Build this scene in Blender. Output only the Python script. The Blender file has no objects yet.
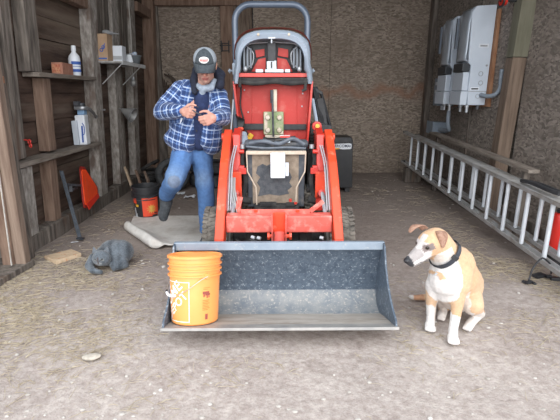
import bpy, bmesh, math, random
from mathutils import Vector as V, Matrix as M, noise
random.seed(7)
sc = bpy.context.scene
COL = sc.collection
R = math.radians
PI = math.pi

# ---------------------------------------------------------------- materials
def mat(name, col, rough=.6, metal=0., col2=None, scale=8., detail=6., lo=.35, hi=.65,
        bump=0., bscale=None, stretch=(1, 1, 1), col3=None, s3=3., lo3=.55, hi3=.7, coat=0., trans=0., alpha=1., spec=None, bdist=.01):
    m = bpy.data.materials.new(name); m.use_nodes = True
    nt = m.node_tree; n = nt.nodes; L = nt.links
    b = n['Principled BSDF']
    b.inputs['Roughness'].default_value = rough
    b.inputs['Metallic'].default_value = metal
    b.inputs['Base Color'].default_value = (*col, 1)
    if coat: b.inputs['Coat Weight'].default_value = coat
    if trans: b.inputs['Transmission Weight'].default_value = trans
    if alpha < 1: b.inputs['Alpha'].default_value = alpha
    if spec is not None: b.inputs['Specular IOR Level'].default_value = spec
    if col2 is None and bump == 0: return m
    tc = n.new('ShaderNodeTexCoord'); mp = n.new('ShaderNodeMapping')
    mp.inputs['Scale'].default_value = stretch
    L.new(tc.outputs['Object'], mp.inputs[0])
    def noise_n(s, d=detail):
        t = n.new('ShaderNodeTexNoise'); t.inputs['Scale'].default_value = s
        t.inputs['Detail'].default_value = d; t.inputs['Roughness'].default_value = .6
        L.new(mp.outputs[0], t.inputs['Vector']); return t
    src = None
    if col2 is not None:
        t = noise_n(scale); r = n.new('ShaderNodeValToRGB')
        r.color_ramp.elements[0].position = lo; r.color_ramp.elements[1].position = hi
        r.color_ramp.elements[0].color = (*col, 1); r.color_ramp.elements[1].color = (*col2, 1)
        L.new(t.outputs[0], r.inputs[0]); src = r.outputs[0]
        if col3 is not None:
            t3 = noise_n(s3); r3 = n.new('ShaderNodeValToRGB')
            r3.color_ramp.elements[0].position = lo3; r3.color_ramp.elements[1].position = hi3
            L.new(t3.outputs[0], r3.inputs[0])
            mx = n.new('ShaderNodeMix'); mx.data_type = 'RGBA'
            L.new(r3.outputs[0], mx.inputs[0]); L.new(src, mx.inputs[6]); mx.inputs[7].default_value = (*col3, 1)
            src = mx.outputs[2]
        L.new(src, b.inputs['Base Color'])
    if bump:
        tb = noise_n(bscale or scale * 3); bp = n.new('ShaderNodeBump')
        bp.inputs['Strength'].default_value = bump; bp.inputs['Distance'].default_value = bdist
        L.new(tb.outputs[0], bp.inputs['Height']); L.new(bp.outputs[0], b.inputs['Normal'])
    return m

def attr_mat(name, attr='Col', rough=.9, bump=.3, bscale=60., var=.25, vscale=40., stretch=(1, 1, 1), sheen=0.):
    """base colour = colour attribute of the mesh, gently varied by noise"""
    m = bpy.data.materials.new(name); m.use_nodes = True
    nt = m.node_tree; n = nt.nodes; L = nt.links; b = n['Principled BSDF']
    b.inputs['Roughness'].default_value = rough
    if sheen: b.inputs['Sheen Weight'].default_value = sheen
    a = n.new('ShaderNodeAttribute'); a.attribute_name = attr
    tc = n.new('ShaderNodeTexCoord'); mp = n.new('ShaderNodeMapping'); mp.inputs['Scale'].default_value = stretch
    L.new(tc.outputs['Object'], mp.inputs[0])
    t = n.new('ShaderNodeTexNoise'); t.inputs['Scale'].default_value = vscale; t.inputs['Detail'].default_value = 5
    L.new(mp.outputs[0], t.inputs['Vector'])
    mr = n.new('ShaderNodeMapRange'); mr.inputs['From Min'].default_value = .3; mr.inputs['From Max'].default_value = .7
    mr.inputs['To Min'].default_value = 1 - var; mr.inputs['To Max'].default_value = 1 + var
    L.new(t.outputs[0], mr.inputs[0])
    mx = n.new('ShaderNodeVectorMath'); mx.operation = 'SCALE'
    L.new(a.outputs['Color'], mx.inputs[0]); L.new(mr.outputs[0], mx.inputs['Scale'])
    L.new(mx.outputs[0], b.inputs['Base Color'])
    t2 = n.new('ShaderNodeTexNoise'); t2.inputs['Scale'].default_value = bscale; t2.inputs['Detail'].default_value = 4
    L.new(mp.outputs[0], t2.inputs['Vector'])
    bp = n.new('ShaderNodeBump'); bp.inputs['Strength'].default_value = bump; bp.inputs['Distance'].default_value = .01
    L.new(t2.outputs[0], bp.inputs['Height']); L.new(bp.outputs[0], b.inputs['Normal'])
    return m

# ---------------------------------------------------------------- mesh builder
def frame_from(d, up=V((0, 0, 1))):
    d = V(d).normalized()
    if abs(d.dot(up)) > .99: up = V((0, 1, 0))
    x = up.cross(d).normalized(); y = d.cross(x)
    return M((x, y, d)).transposed()      # local z = d

class G:
    def __init__(s): s.v = []; s.f = []; s.mi = []; s.cm = 0
    def add(s, vs, fs, mtx=None):
        o = len(s.v)
        for p in vs:
            p = V(p); s.v.append(mtx @ p if mtx is not None else p)
        for f in fs: s.f.append([o + i for i in f]); s.mi.append(s.cm)
        return s
    def box(s, c, d, rot=(0, 0, 0), mtx=None):
        from mathutils import Euler
        x, y, z = d[0] / 2, d[1] / 2, d[2] / 2
        vs = [V((a * x, b * y, e * z)) for a in (-1, 1) for b in (-1, 1) for e in (-1, 1)]
        r = Euler([R(a) for a in rot]).to_matrix() if not isinstance(rot, M) else rot
        vs = [V(c) + r @ p for p in vs]
        return s.add(vs, [(0, 1, 3, 2), (4, 6, 7, 5), (0, 4, 5, 1), (2, 3, 7, 6), (0, 2, 6, 4), (1, 5, 7, 3)], mtx)
    def bb(s, x0, x1, y0, y1, z0, z1):
        return s.box(((x0 + x1) / 2, (y0 + y1) / 2, (z0 + z1) / 2), (x1 - x0, y1 - y0, z1 - z0))
    def beam(s, a, b, w, h, roll=0.):
        a = V(a); b = V(b); d = b - a
        r = frame_from(d) @ M.Rotation(R(roll), 3, 'Z')
        return s.box((a + b) / 2, (w, h, d.length), r)
    def tube(s, pts, r, n=10, caps=True, rs=None, closed=False, flat=1.):
        pts = [V(p) for p in pts]; m = len(pts)
        rs = rs or [r] * m; vs = []; fs = []
        d0 = (pts[1] - pts[0]).normalized(); F = frame_from(d0)
        x = F.col[0].copy()
        for i, p in enumerate(pts):
            if closed: d = pts[(i + 1) % m] - pts[i - 1]
            else: d = pts[min(i + 1, m - 1)] - pts[max(i - 1, 0)]
            d.normalize(); x = (x - d * x.dot(d)).normalized(); y = d.cross(x)
            for k in range(n):
                a = 2 * PI * k / n
                vs.append(p + x * math.cos(a) * rs[i] + y * math.sin(a) * rs[i] * flat)
        for i in range(m if closed else m - 1):
            j = (i + 1) % m
            for k in range(n):
                l = (k + 1) % n
                fs.append((i * n + k, i * n + l, j * n + l, j * n + k))
        if caps and not closed:
            fs.append(tuple(range(n))[::-1]); fs.append(tuple((m - 1) * n + k for k in range(n)))
        return s.add(vs, fs)
    def cyl(s, a, b, r, n=16, r2=None):
        return s.tube([a, b], r, n, rs=[r, r2 if r2 is not None else r])
    def lathe(s, prof, c=(0, 0, 0), axis=(0, 0, 1), n=32, caps=True, closed=False):
        """prof: [(r, h)]"""
        F = frame_from(axis); vs = []; fs = []; m = len(prof)
        for r, h in prof:
            for k in range(n):
                a = 2 * PI * k / n
                vs.append(V(c) + F @ V((r * math.cos(a), r * math.sin(a), h)))
        for i in range(m if closed else m - 1):
            j = (i + 1) % m
            for k in range(n):
                l = (k + 1) % n
                fs.append((i * n + k, i * n + l, j * n + l, j * n + k))
        if caps and not closed:
            if prof[0][0] > 1e-5: fs.append(tuple(range(n))[::-1])
            if prof[-1][0] > 1e-5: fs.append(tuple((m - 1) * n + k for k in range(n)))
        return s.add(vs, fs)
    def prism(s, poly, h, mtx=None, c=(0, 0, 0), axis=None):
        """poly in xy extruded along local z from -h/2 to h/2"""
        m = len(poly)
        vs = [V((p[0], p[1], -h / 2)) for p in poly] + [V((p[0], p[1], h / 2)) for p in poly]
        fs = [tuple(range(m))[::-1], tuple(range(m, 2 * m))] + [(i, (i + 1) % m, m + (i + 1) % m, m + i) for i in range(m)]
        return s.add(vs, fs, mtx)
    def extx(s, poly, x0, x1):
        """poly of (y, z) extruded along x"""
        m = len(poly)
        vs = [V((x0, p[0], p[1])) for p in poly] + [V((x1, p[0], p[1])) for p in poly]
        return s.add(vs, [tuple(range(m)), tuple(range(m, 2 * m))[::-1]] + [(i, m + i, m + (i + 1) % m, (i + 1) % m) for i in range(m)])
    def ribbon(s, prof, x0, x1, t, closed=False):
        """thin sheet following the (y,z) profile, thickness t, extruded along x"""
        m = len(prof); out = []
        for i, p in enumerate(prof):
            a = V(prof[max(i - 1, 0)]); b = V(prof[min(i + 1, m - 1)])
            d = (b - a).normalized(); nn = V((-d.y, d.x))
            out.append((p[0] + nn.x * t, p[1] + nn.y * t))
        vs = []; fs = []
        for x in (x0, x1):
            vs += [V((x, p[0], p[1])) for p in prof] + [V((x, p[0], p[1])) for p in out]
        k = 2 * m
        for i in range(m - 1):
            fs += [(i, i + 1, k + i + 1, k + i), (m + i, k + m + i, k + m + i + 1, m + i + 1),
                   (i, m + i, m + i + 1, i + 1), (k + i, k + i + 1, k + m + i + 1, k + m + i)]
        fs += [(0, k, k + m, m), (m - 1, 2 * m - 1, k + 2 * m - 1, k + m - 1)]
        return s.add(vs, fs)
    def ell(s, c, r, n=16, m=10, rot=None):
        vs = []; fs = []
        for i in range(m + 1):
            th = PI * i / m
            for k in range(n):
                a = 2 * PI * k / n
                p = V((r[0] * math.sin(th) * math.cos(a), r[1] * math.sin(th) * math.sin(a), r[2] * math.cos(th)))
                if rot is not None: p = rot @ p
                vs.append(V(c) + p)
        for i in range(m):
            for k in range(n):
                l = (k + 1) % n
                fs.append((i * n + k, (i + 1) * n + k, (i + 1) * n + l, i * n + l))
        return s.add(vs, fs)
    def torus(s, c, axis, R0, r, n=32, m=10, flat=1.):
        F = frame_from(axis); vs = []; fs = []
        for i in range(n):
            a = 2 * PI * i / n
            for k in range(m):
                b = 2 * PI * k / m
                vs.append(V(c) + F @ V(((R0 + r * math.cos(b)) * math.cos(a), (R0 + r * math.cos(b)) * math.sin(a), r * flat * math.sin(b))))
        for i in range(n):
            for k in range(m):
                fs.append((i * m + k, ((i + 1) % n) * m + k, ((i + 1) % n) * m + (k + 1) % m, i * m + (k + 1) % m))
        return s.add(vs, fs)

def origin(o):
    return V(o['_o']) if o is not None and '_o' in o else V((0, 0, 0))

def build(g, name, m, parent=None, smooth=False, bevel=0., at=None, kind=None, seg=2, sub=0, angle=35):
    """link the collected geometry as ONE mesh; vertices are moved into the parent's frame"""
    o = origin(parent) if parent is not None else (V(at) if at is not None else V((0, 0, 0)))
    me = bpy.data.meshes.new(name)
    me.from_pydata([tuple(p - o) for p in g.v], [], g.f)
    ms = m if isinstance(m, (list, tuple)) else [m]
    for x in ms: me.materials.append(x)
    if len(ms) > 1: me.polygons.foreach_set('material_index', g.mi)
    bm = bmesh.new(); bm.from_mesh(me)
    bmesh.ops.remove_doubles(bm, verts=bm.verts, dist=1e-6)
    bmesh.ops.recalc_face_normals(bm, faces=bm.faces)
    bm.to_mesh(me); bm.free()
    ob = bpy.data.objects.new(name, me); COL.objects.link(ob)
    ob['_o'] = tuple(o)
    if parent is not None: ob.parent = parent
    else: ob.location = o
    if smooth:
        me.polygons.foreach_set('use_smooth', [True] * len(me.polygons))
        if angle:
            try: me.set_sharp_from_angle(angle=R(angle))
            except Exception: pass
    if bevel:
        b = ob.modifiers.new('b', 'BEVEL'); b.width = bevel; b.segments = seg; b.limit_method = 'ANGLE'; b.angle_limit = R(40)
    if sub:
        b = ob.modifiers.new('s', 'SUBSURF'); b.levels = sub; b.render_levels = sub
    if kind: ob['kind'] = kind
    return ob

def tag(o, label, cat, group=None, kind=None):
    o['label'] = label; o['category'] = cat
    if group: o['group'] = group
    if kind: o['kind'] = kind
    return o

def thing(name, label, cat, loc, group=None):
    o = bpy.data.objects.new(name, None); COL.objects.link(o); o.location = loc
    o.empty_display_size = .1
    o['_o'] = tuple(loc)
    return tag(o, label, cat, group)

def text_geo(g, body, size, mtx, depth=.001, extr=None):
    """real lettering, converted from a font curve to mesh faces"""
    cu = bpy.data.curves.new('t', 'FONT'); cu.body = body; cu.size = size; cu.align_x = 'CENTER'; cu.align_y = 'CENTER'
    cu.extrude = depth; cu.resolution_u = 3; cu.offset = (extr or 0)
    ob = bpy.data.objects.new('t', cu); COL.objects.link(ob)
    bpy.context.view_layer.update()
    dg = bpy.context.evaluated_depsgraph_get()
    me = bpy.data.meshes.new_from_object(ob.evaluated_get(dg))
    vs = [v.co.copy() for v in me.vertices]; fs = [tuple(p.vertices) for p in me.polygons]
    bpy.data.objects.remove(ob); bpy.data.curves.remove(cu); bpy.data.meshes.remove(me)
    g.add(vs, fs, mtx); return g

def organic(name, caps, vox, m, parent=None, at=None, smooth_it=6, colf=None, extra=None, deform=None, carve=None):
    """capsules [(a, b, ra, rb)] and ellipsoids [(c, (rx,ry,rz), rot)] fused by voxel remesh into one skin,
    colf(p, n) -> rgb written to the colour attribute, deform(p) moves points"""
    g = G()
    for c in caps:
        if len(c) == 4:
            a, b, ra, rb = c; a = V(a); b = V(b)
            k = max(2, int((b - a).length / (min(ra, rb) * .7)) + 1)
            # capsule as a tube with rounded ends
            d = (b - a); L = d.length or 1e-6; d = d / L
            pts = []; rs = []
            for t in (-1, -.92, -.7, -.4): pts.append(a + d * ra * t); rs.append(ra * math.sqrt(max(0., 1 - t * t)) + 1e-4)
            for i in range(k + 1): pts.append(a.lerp(b, i / k)); rs.append(ra + (rb - ra) * i / k)
            for t in (.4, .7, .92, 1): pts.append(b + d * rb * t); rs.append(rb * math.sqrt(max(0., 1 - t * t)) + 1e-4)
            g.tube(pts, 1, 14, rs=rs)
        else:
            g.ell(c[0], c[1], 20, 14, c[2] if len(c) > 2 else None)
    me = bpy.data.meshes.new(name); me.from_pydata([tuple(p) for p in g.v], [], g.f)
    bm = bmesh.new(); bm.from_mesh(me); bmesh.ops.recalc_face_normals(bm, faces=bm.faces)
    bm.to_mesh(me); bm.free()
    tmp = bpy.data.objects.new('tmp', me); COL.objects.link(tmp)
    r = tmp.modifiers.new('r', 'REMESH'); r.mode = 'VOXEL'; r.voxel_size = vox; r.adaptivity = 0
    if smooth_it:
        s = tmp.modifiers.new('s', 'SMOOTH'); s.factor = .5; s.iterations = smooth_it
    bpy.context.view_layer.update()
    dg = bpy.context.evaluated_depsgraph_get()
    res = bpy.data.meshes.new_from_object(tmp.evaluated_get(dg)); bpy.data.objects.remove(tmp)
    o = origin(parent) if parent is not None else (V(at) if at is not None else V((0, 0, 0)))
    res.name = name
    if deform:
        for v in res.vertices: v.co = deform(v.co.copy())
    if colf:
        ca = res.color_attributes.new('Col', 'FLOAT_COLOR', 'POINT')
        nor = [v.normal.copy() for v in res.vertices]
        for i, v in enumerate(res.vertices):
            c = colf(v.co, nor[i]); ca.data[i].color = (c[0], c[1], c[2], 1)
    for v in res.vertices: v.co = v.co - o
    res.materials.clear(); res.materials.append(m)
    res.polygons.foreach_set('use_smooth', [True] * len(res.polygons))
    ob = bpy.data.objects.new(name, res); COL.objects.link(ob); ob['_o'] = tuple(o)
    if parent is not None: ob.parent = parent
    else: ob.location = o
    return ob

def bez(pts, n=8):
    """Catmull-Rom through the points"""
    P = [V(p) for p in pts]; P = [P[0] * 2 - P[1]] + P + [P[-1] * 2 - P[-2]]; out = []
    for i in range(1, len(P) - 2):
        for k in range(n):
            t = k / n; a, b, c, d = P[i - 1], P[i], P[i + 1], P[i + 2]
            out.append(.5 * ((2 * b) + (c - a) * t + (2 * a - 5 * b + 4 * c - d) * t * t + (3 * b - a - 3 * c + d) * t ** 3))
    out.append(P[-2]); return out

def copy_tree(o, parent=None):
    c = o.copy(); COL.objects.link(c)
    if parent is not None: c.parent = parent
    for ch in list(o.children): copy_tree(ch, c)
    return c
# ================================================================ camera, light
cam = bpy.data.cameras.new('camera'); co = bpy.data.objects.new('camera', cam); COL.objects.link(co)
cam.sensor_width = 36; cam.lens = 27.0; cam.clip_start = .05
co.location = (0, 0, 1.30); co.rotation_euler = (R(90 - 15.5), 0, 0)
sc.camera = co
sc.view_settings.view_transform = 'Standard'; sc.view_settings.look = 'None'
sc.view_settings.exposure = 0.72; sc.view_settings.gamma = 1
w = bpy.data.worlds.new('overcast_sky'); sc.world = w; w.use_nodes = True
bg = w.node_tree.nodes['Background']; bg.inputs[0].default_value = (.90, .95, 1.0, 1); bg.inputs[1].default_value = 1.5
fill = bpy.data.lights.new('interior_fill', 'SUN'); fill.energy = 1.5; fill.angle = R(70); fill.color = (1, .97, .93)  # soft fill lamp added to push light deep into the shed
so = bpy.data.objects.new('interior_fill', fill); COL.objects.link(so)
so.rotation_euler = V((-.10, 1, -.50)).to_track_quat('-Z', 'Y').to_euler()
try: sc.cycles.use_denoising = True; sc.cycles.max_bounces = 8; sc.cycles.diffuse_bounces = 6
except Exception: pass

# ================================================================ setting materials
def osb(name, c1, c2, c3, stain, band_z=None, flake=(14, 14, 34)):
    m = bpy.data.materials.new(name); m.use_nodes = True
    n = m.node_tree.nodes; L = m.node_tree.links; b = n['Principled BSDF']; b.inputs['Roughness'].default_value = .85
    tc = n.new('ShaderNodeTexCoord'); mp = n.new('ShaderNodeMapping'); mp.inputs['Scale'].default_value = flake
    mp.inputs['Rotation'].default_value = (.4, .3, .5)
    L.new(tc.outputs['Object'], mp.inputs[0])
    ns = n.new('ShaderNodeTexNoise'); ns.inputs['Scale'].default_value = 3.5; L.new(tc.outputs['Object'], ns.inputs[0])
    ad = n.new('ShaderNodeVectorMath'); ad.operation = 'MULTIPLY_ADD'; L.new(ns.outputs['Color'], ad.inputs[0]); ad.inputs[1].default_value = (6, 6, 6)
    L.new(mp.outputs[0], ad.inputs[2])
    vo = n.new('ShaderNodeTexVoronoi'); vo.inputs['Scale'].default_value = 1.; L.new(ad.outputs[0], vo.inputs['Vector'])
    r = n.new('ShaderNodeValToRGB'); r.color_ramp.elements[0].position = .1; r.color_ramp.elements[1].position = .9
    r.color_ramp.elements[0].color = (*c1, 1); r.color_ramp.elements[1].color = (*c2, 1)
    L.new(vo.outputs['Color'], r.inputs[0])
    big = n.new('ShaderNodeTexNoise'); big.inputs['Scale'].default_value = 1.6; big.inputs['Detail'].default_value = 9; big.inputs['Roughness'].default_value = .7
    L.new(tc.outputs['Object'], big.inputs[0])
    r2 = n.new('ShaderNodeValToRGB'); r2.color_ramp.elements[0].position = .44; r2.color_ramp.elements[1].position = .6
    L.new(big.outputs[0], r2.inputs[0])
    mx = n.new('ShaderNodeMix'); mx.data_type = 'RGBA'; L.new(r2.outputs[0], mx.inputs[0]); L.new(r.outputs[0], mx.inputs[6]); mx.inputs[7].default_value = (*c3, 1)
    src = mx.outputs[2]
    mm = n.new('ShaderNodeMix'); mm.data_type = 'RGBA'; mm.inputs[0].default_value = .45; L.new(r.outputs[0], mm.inputs[7]); L.new(src, mm.inputs[6]); src = mm.outputs[2]
    if band_z is not None:
        sp = n.new('ShaderNodeSeparateXYZ'); L.new(tc.outputs['Object'], sp.inputs[0])
        wn = n.new('ShaderNodeTexNoise'); wn.inputs['Scale'].default_value = 2.2; wn.inputs['Detail'].default_value = 6; L.new(tc.outputs['Object'], wn.inputs[0])
        s1 = n.new('ShaderNodeMath'); s1.operation = 'MULTIPLY_ADD'; L.new(wn.outputs[0], s1.inputs[0]); s1.inputs[1].default_value = .5; s1.inputs[2].default_value = -band_z - .25
        s2 = n.new('ShaderNodeMath'); s2.operation = 'ADD'; L.new(sp.outputs[2], s2.inputs[0]); L.new(s1.outputs[0], s2.inputs[1])
        s3 = n.new('ShaderNodeMath'); s3.operation = 'ABSOLUTE'; L.new(s2.outputs[0], s3.inputs[0])
        mr = n.new('ShaderNodeMapRange'); mr.inputs['From Min'].default_value = 0; mr.inputs['From Max'].default_value = .09
        mr.inputs['To Min'].default_value = .75; mr.inputs['To Max'].default_value = 0; L.new(s3.outputs[0], mr.inputs[0])
        m3 = n.new('ShaderNodeMix'); m3.data_type = 'RGBA'; L.new(mr.outputs[0], m3.inputs[0]); L.new(src, m3.inputs[6]); m3.inputs[7].default_value = (*stain, 1)
        src = m3.outputs[2]
    L.new(src, b.inputs['Base Color'])
    bp = n.new('ShaderNodeBump'); bp.inputs['Strength'].default_value = .5; bp.inputs['Distance'].default_value = .01
    L.new(vo.outputs['Distance'], bp.inputs['Height']); L.new(bp.outputs[0], b.inputs['Normal'])
    return m

def ground_mat():
    m = bpy.data.materials.new('packed_dirt'); m.use_nodes = True
    n = m.node_tree.nodes; L = m.node_tree.links; b = n['Principled BSDF']; b.inputs['Roughness'].default_value = .95
    b.inputs['Specular IOR Level'].default_value = .15
    tc = n.new('ShaderNodeTexCoord')
    def nz(s, d=8, r=.62, st=None):
        t = n.new('ShaderNodeTexNoise'); t.inputs['Scale'].default_value = s; t.inputs['Detail'].default_value = d; t.inputs['Roughness'].default_value = r
        if st:
            mp = n.new('ShaderNodeMapping'); mp.inputs['Scale'].default_value = st; L.new(tc.outputs['Object'], mp.inputs[0]); L.new(mp.outputs[0], t.inputs[0])
        else: L.new(tc.outputs['Object'], t.inputs[0])
        return t
    def ramp(t, a, c, ca, cc):
        r = n.new('ShaderNodeValToRGB'); r.color_ramp.elements[0].position = a; r.color_ramp.elements[1].position = c
        r.color_ramp.elements[0].color = (*ca, 1); r.color_ramp.elements[1].color = (*cc, 1); L.new(t.outputs[0], r.inputs[0]); return r
    def mix(f, a, bb):
        x = n.new('ShaderNodeMix'); x.data_type = 'RGBA'
        if isinstance(f, float): x.inputs[0].default_value = f
        else: L.new(f, x.inputs[0])
        if isinstance(a, tuple): x.inputs[6].default_value = (*a, 1)
        else: L.new(a, x.inputs[6])
        if isinstance(bb, tuple): x.inputs[7].default_value = (*bb, 1)
        else: L.new(bb, x.inputs[7])
        return x.outputs[2]
    base = ramp(nz(1.7, 10, .7), .36, .64, (.255, .205, .185), (.48, .42, .385))
    fine = ramp(nz(24, 9, .8), .36, .64, (.235, .19, .172), (.60, .545, .51))
    c = mix(.5, base.outputs[0], fine.outputs[0])
    # dark damp soil patches
    c = mix(ramp(nz(.8, 8, .75), .56, .72, (0, 0, 0), (.75, .75, .75)).outputs[0], c, (.17, .13, .112))
    # chaff and straw dust: streaky pale patches
    st = nz(60, 3, .8, (1, .35, 1)); sr = ramp(st, .58, .66, (0, 0, 0), (1, 1, 1))
    pat = ramp(nz(1.3, 6, .7), .46, .66, (0, 0, 0), (.75, .75, .75))
    mu = n.new('ShaderNodeMath'); mu.operation = 'MULTIPLY'; L.new(sr.outputs[0], mu.inputs[0]); L.new(pat.outputs[0], mu.inputs[1])
    c = mix(mu.outputs[0], c, (.50, .44, .36))
    # small stones
    vo = n.new('ShaderNodeTexVoronoi'); vo.inputs['Scale'].default_value = 26; L.new(tc.outputs['Object'], vo.inputs[0])
    vr = n.new('ShaderNodeValToRGB'); vr.color_ramp.elements[0].position = .10; vr.color_ramp.elements[1].position = .16
    vr.color_ramp.elements[0].color = (.3, .3, .3, 1); vr.color_ramp.elements[1].color = (0, 0, 0, 1)
    L.new(vo.outputs['Distance'], vr.inputs[0]); c = mix(vr.outputs[0], c, (.52, .48, .44))
    # soil darkens past the doorway: the shed's inner shade put into its colour
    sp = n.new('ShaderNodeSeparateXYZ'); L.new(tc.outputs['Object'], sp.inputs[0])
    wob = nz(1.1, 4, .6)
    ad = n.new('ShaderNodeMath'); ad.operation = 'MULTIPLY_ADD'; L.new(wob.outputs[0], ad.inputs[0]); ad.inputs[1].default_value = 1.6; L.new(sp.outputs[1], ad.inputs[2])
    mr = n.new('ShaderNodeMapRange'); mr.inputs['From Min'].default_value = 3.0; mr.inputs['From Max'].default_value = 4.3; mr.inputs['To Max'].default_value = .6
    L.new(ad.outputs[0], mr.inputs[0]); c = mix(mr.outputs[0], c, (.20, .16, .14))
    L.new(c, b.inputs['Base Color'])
    bp = n.new('ShaderNodeBump'); bp.inputs['Strength'].default_value = .6; bp.inputs['Distance'].default_value = .02
    t = nz(38, 6, .7); L.new(t.outputs[0], bp.inputs['Height'])
    bp2 = n.new('ShaderNodeBump'); bp2.inputs['Strength'].default_value = .5; bp2.inputs['Distance'].default_value = .03
    L.new(nz(7, 6, .6).outputs[0], bp2.inputs['Height']); L.new(bp.outputs[0], bp2.inputs['Normal'])
    L.new(bp2.outputs[0], b.inputs['Normal'])
    return m

M_ground = ground_mat()
M_osb = osb('weathered_chipboard', (.145, .115, .09), (.37, .305, .25), (.18, .14, .11), (.27, .14, .09), band_z=1.34, flake=(26, 26, 60))
M_osb_side = osb('grey_chipboard', (.13, .11, .095), (.36, .31, .27), (.18, .15, .125), (.2, .1, .06), flake=(26, 26, 52))
M_osb_dark = osb('dark_chipboard', (.07, .052, .04), (.16, .125, .10), (.09, .07, .055), (.2, .1, .06))
M_board = mat('old_red_brown_boards', (.040, .022, .016), .9, 0, (.105, .065, .047), 5, stretch=(1, .25, 2.5), bump=.5, bscale=30, col3=(.17, .13, .10), s3=2.2, lo3=.5, hi3=.72)
M_stud = mat('grey_rough_stud', (.07, .058, .05), .92, 0, (.21, .18, .155), 9, stretch=(3, 3, .35), bump=.6, bscale=24, col3=(.13, .075, .05), s3=2, lo3=.56, hi3=.7)
M_studp = mat('lime_washed_stud', (.20, .175, .155), .95, 0, (.40, .37, .34), 14, stretch=(2, 2, .8), bump=.7, bscale=30, col3=(.16, .12, .10), s3=4, lo3=.52, hi3=.66)
M_studb = mat('brown_stud', (.13, .078, .055), .9, 0, (.26, .175, .13), 7, stretch=(4, 4, .4), bump=.5, bscale=24)
M_post = mat('weathered_brown_post', (.15, .10, .075), .9, 0, (.27, .20, .155), 6, stretch=(5, 5, .3), bump=.5, bscale=24)
M_shelfw = mat('dusty_shelf_board', (.13, .105, .085), .9, 0, (.25, .215, .185), 10, stretch=(3, .4, 3), bump=.4)
M_green_post = mat('grey_green_timber', (.14, .135, .095), .85, 0, (.20, .19, .14), 6, stretch=(3, 3, .4), bump=.3)
M_tan_wood = mat('fresh_tan_wood', (.36, .255, .17), .85, 0, (.52, .40, .29), 8, stretch=(3, 3, .3), bump=.2)
M_ceil = mat('old_roof_boards', (.05, .04, .03), .9, 0, (.10, .08, .065), 4, bump=.4)

# ================================================================ setting
XL, XR, YB, YF, ZC = -2.22, 2.42, 7.14, 2.55, 3.45
def struct(name, g, m, **k):
    o = build(g, name, m, **k); o['kind'] = 'structure'; return o

# ground: a fine, softly uneven sheet near the picture, coarse further out
def gz(x, y):
    z = noise.noise(V((x * .9, y * .9, 0))) * .010 + noise.noise(V((x * 3.1, y * 3.1, 5))) * .006 + noise.noise(V((x * 9, y * 9, 9))) * .0025
    return z - .010
g = G()
xs = [-9, -6, -4] + [-3 + i * .045 for i in range(134)] + [3.2, 4, 6, 9]
ys = [-9, -5, -2, -.5, .3] + [.6 + i * .045 for i in range(148)] + [7.5, 9]
vs = [(x, y, gz(x, y)) for y in ys for x in xs]
nx = len(xs); fs = [(j * nx + i, j * nx + i + 1, (j + 1) * nx + i + 1, (j + 1) * nx + i) for j in range(len(ys) - 1) for i in range(nx - 1)]
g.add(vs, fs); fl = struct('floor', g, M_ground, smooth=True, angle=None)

g = G(); g.bb(XL - .2, XR + .25, YF - .1, YB + .3, ZC, ZC + .08)
for y in (3.3, 4.3, 5.3, 6.3): g.bb(XL, XR, y, y + .05, ZC - .16, ZC)
struct('ceiling', g, M_ceil)  # roof out of view, put in for shade, raised to admit more sky

# back wall: sheets with seams
g = G()
g.bb(XL - .1, -.44, YB + .004, YB + .05, -.05, ZC); g.bb(-.43, .80, YB, YB + .05, -.05, ZC); g.bb(.806, 2.03, YB, YB + .05, -.05, ZC); g.bb(2.036, XR + .1, YB + .002, YB + .05, -.05, ZC)
g.bb(XL - .2, XR + .2, YB + .055, YB + .1, -.05, ZC); struct('wall_back', g, M_osb)  # rear sheet added to stop sky light leaking through the seams
# left wall: horizontal planks
g = G(); z = -.03; k = 0
while z < ZC:
    h = (.19, .24, .21, .26)[k % 4]; k += 1
    g.bb(XL - .04 - (k % 3) * .006, XL - (k % 3) * .006, 2.9, YB, z + .006, min(z + h, ZC)); z += h
struct('wall_left', g, M_board)
g = G(); g.bb(XL - .16, XL - .05, 2.9, YB, 0, ZC); g.bb(XL-.16, XL-.02, 2.55, 2.95, 0, ZC)
struct('trim_1', g, M_board)
# right wall
g = G(); g.bb(2.53, 2.56, YF - .1, 4.56, -.05, ZC); g.bb(XR + .003, XR + .05, 4.60, 5.45, -.05, ZC); g.bb(XR, XR + .05, 5.455, YB, -.05, ZC)
g.bb(2.565, 2.61, YF - .1, YB + .1, -.05, ZC); struct('wall_right', g, [M_osb_side])
g = G(); g.bb(XL, -1.3, YF - .14, YF - .02, 3.30, ZC); g.bb(-1.3, 2.58, YF - .14, YF - .02, 3.30, ZC)
struct('trim_2', g, M_stud, bevel=.004)          # unseen door header, raised to let more sky light reach the back

# sill beam along the left wall, on the ground
g = G()
pts = [(3.1, .0), (3.6, .01), (4.4, .0), (5.3, .012), (6.2, .0), (YB, .0)]
for i in range(len(pts) - 1):
    g.bb(XL, -2.10 + pts[i][1], pts[i][0], pts[i + 1][0], -.03, .135 + pts[i][1])
struct('baseboard_left', g, M_stud, bevel=.012)
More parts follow.
